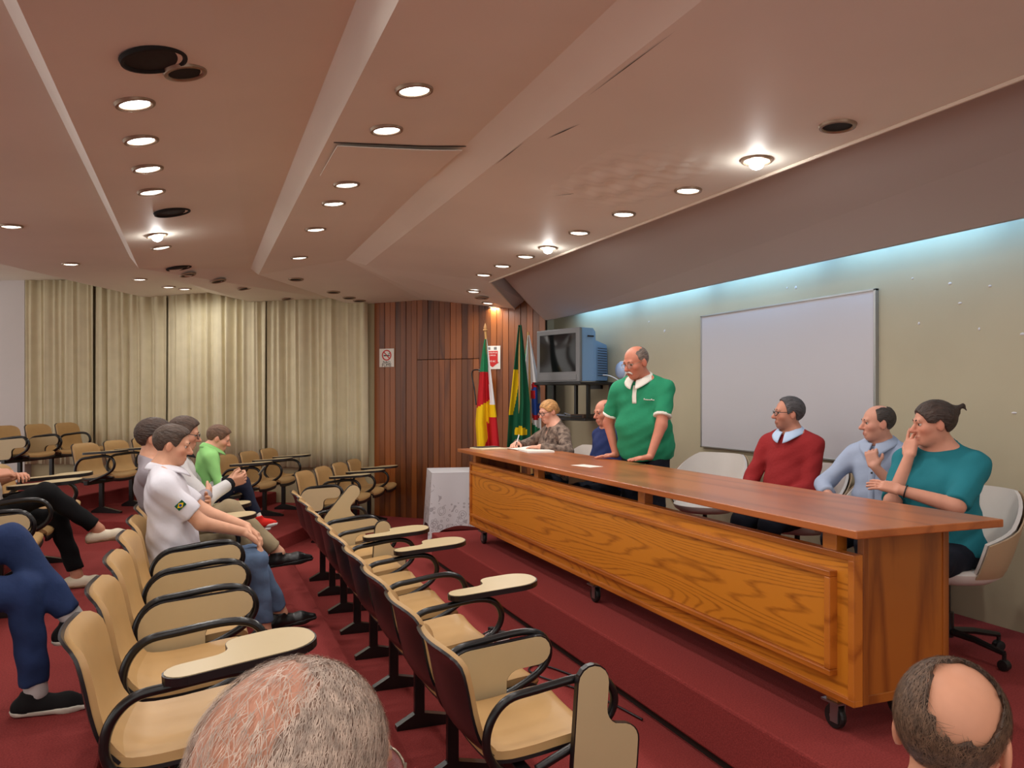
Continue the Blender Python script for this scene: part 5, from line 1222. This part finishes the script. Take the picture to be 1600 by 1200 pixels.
# --- child on the lap
hood = cloth('green_hoodie', srgb(146, 206, 126), bump=0.25)
person('small child in a light green hoodie and red shoes sitting on a lap', (0.02, 6.46, 0.15), 8, S=0.70, hs=1.18, seat=0.72, lean=6, head=(-10, 20, 0), neckf=0.07, skin=(224, 168, 140),
    armR=dict(wrist=(0.20, -0.05, 0.80), hint=(-0.2, -0.8, -0.8)), armL=dict(wrist=(0.20, 0.05, 0.80), hint=(-0.2, 0.8, -0.8)),
    legR=dict(ankle=(0.38, -0.10, 0.56), hint=(0.3, 0, 1), toe=(1, 0, 0.12)), legL=dict(ankle=(0.37, 0.08, 0.50), hint=(0.3, 0, 1), toe=(1, 0, 0.1)),
    hair=dict(col=(104, 76, 58), t=0.008, line=SHORT, amp=0.0012, top=0.004), brow=(120, 90, 70), top=hood, sleeve='long', collar=(hood, 0.0, 0.050, 0.078), pants=cloth('dark_blue_pants', srgb(38, 42, 60)), sock=whitec,
    shoes=(cloth('red_canvas', srgb(214, 44, 36)), mat('white_sole', srgb(228, 226, 222), 0.6), 'round'))

# --- woman in black trousers, third row
person('seated woman in black trousers and cream loafers with crossed legs at the left', (-1.36, 6.19, 0.30), 0, S=1.0, lean=-14, fat=0.02, bust=0.06, skin=(206, 146, 118), head=(0, 5, 0),
    armR=dict(wrist=(0.10, -0.10, 0.83), hint=(-0.5, -1, -0.5), f=(0.8, 0.4, 0.1), n=(0, 0.5, -0.8), curl=55), armL=dict(wrist=(0.18, 0.10, 0.80), hint=(-0.3, 1, -0.5), curl=40),
    legR=dict(ankle=(0.70, 0.0, 0.42), hint=(-0.1, 0, 1), toe=(1, -0.05, 0.12)), legL=dict(ankle=(0.55, 0.12, 0.09), hint=(0.6, 0, 1)),
    hair=dict(col=(70, 50, 40), t=0.014, line=SHORT), top=cloth('pale_print', srgb(196, 186, 178), var=0.3, vscale=20), sleeve='elbow', pants=blackp, shoes=(mat('cream_leather', srgb(226, 212, 186), 0.45), mat('tan_sole', srgb(168, 140, 108), 0.6), 'slip'))

# --- navy jeans, third row, cut by the frame
person('person in dark blue jeans and black trainers with crossed legs at the left edge', (-1.15, 3.93, 0.30), 0, S=1.05, lean=-10, head=(0, 5, 0), skin=(206, 150, 122), armR=dict(wrist=(0.0, -0.24, 0.72)), armL=dict(wrist=(0.0, 0.24, 0.72)),
    legR=dict(ankle=(0.50, -0.06, 0.09), toe=(1, 0.0, 0)), legL=dict(ankle=(0.64, -0.02, 0.37), hint=(0, 0, 1), toe=(1, 0.1, 0.1)),
    hair=dict(col=(90, 76, 66), t=0.010, line=SHORT), top=cloth('plain_shirt', srgb(150, 150, 156)), sleeve='short', pants=jeansd, sock=cloth('grey_sock', srgb(186, 182, 180)), shoes=(cloth('black_mesh', srgb(24, 23, 24)), sole_l, 'round'))

# --- heads in the foreground
person('balding grey haired person with glasses seen from behind in the foreground', (0.035, 0.67, 0.15), 48, S=0.95, seat=0.525, lean=2, head=(0, 6, 0), neckf=0.03, hs=1.04, skin=(202, 146, 120), res=0.013,
    hair=dict(strands=5200, sparse=0.35, scol=(188, 168, 152), col=(164, 138, 122), t=0.0022, line=[(0.2, 0.3), (0.088, 0.088), (0.055, 0.055), (0.036, 0.02), (0.008, 0.0), (-0.012, 0.022), (-0.036, 0.0), (-0.05, -0.055), (-0.12, -0.065)], amp=0.0014, stretch=(0.5, 1, 0.5), sub=[ell((-0.080, 0.006, 0.085), (0.080, 0.046, 0.088))]), brow=(150, 140, 130), glasses='metal',
    top=cloth('checked_shirt', srgb(110, 112, 124)), sleeve='long', pants=darkp, shoes=(blk, sole_d, 'round'))
person('brown haired person with a bald crown seen from behind at the bottom right', (1.02, 0.86, 0.0), 28, S=0.95, seat=0.505, lean=2, head=(0, 6, 0), neckf=0.03, hs=0.98, skin=(206, 148, 118), res=0.013,
    hair=dict(strands=4200, sparse=0.0, scol=(112, 86, 66), col=(72, 54, 42), t=0.007, line=[(0.2, 0.3), (0.07, 0.10), (0.04, 0.03), (0.015, -0.004), (-0.012, 0.022), (-0.036, 0.0), (-0.05, -0.065), (-0.12, -0.075)], amp=0.0016, sub=[ell((-0.070, -0.034, 0.088), (0.080, 0.056, 0.085))]), brow=(80, 62, 50),
    top=cloth('pale_office_shirt', srgb(196, 206, 222)), sleeve='long', collar=(paleb, 0.03, 0.064, 0.1), pants=darkp, shoes=(blk, sole_d, 'round'))
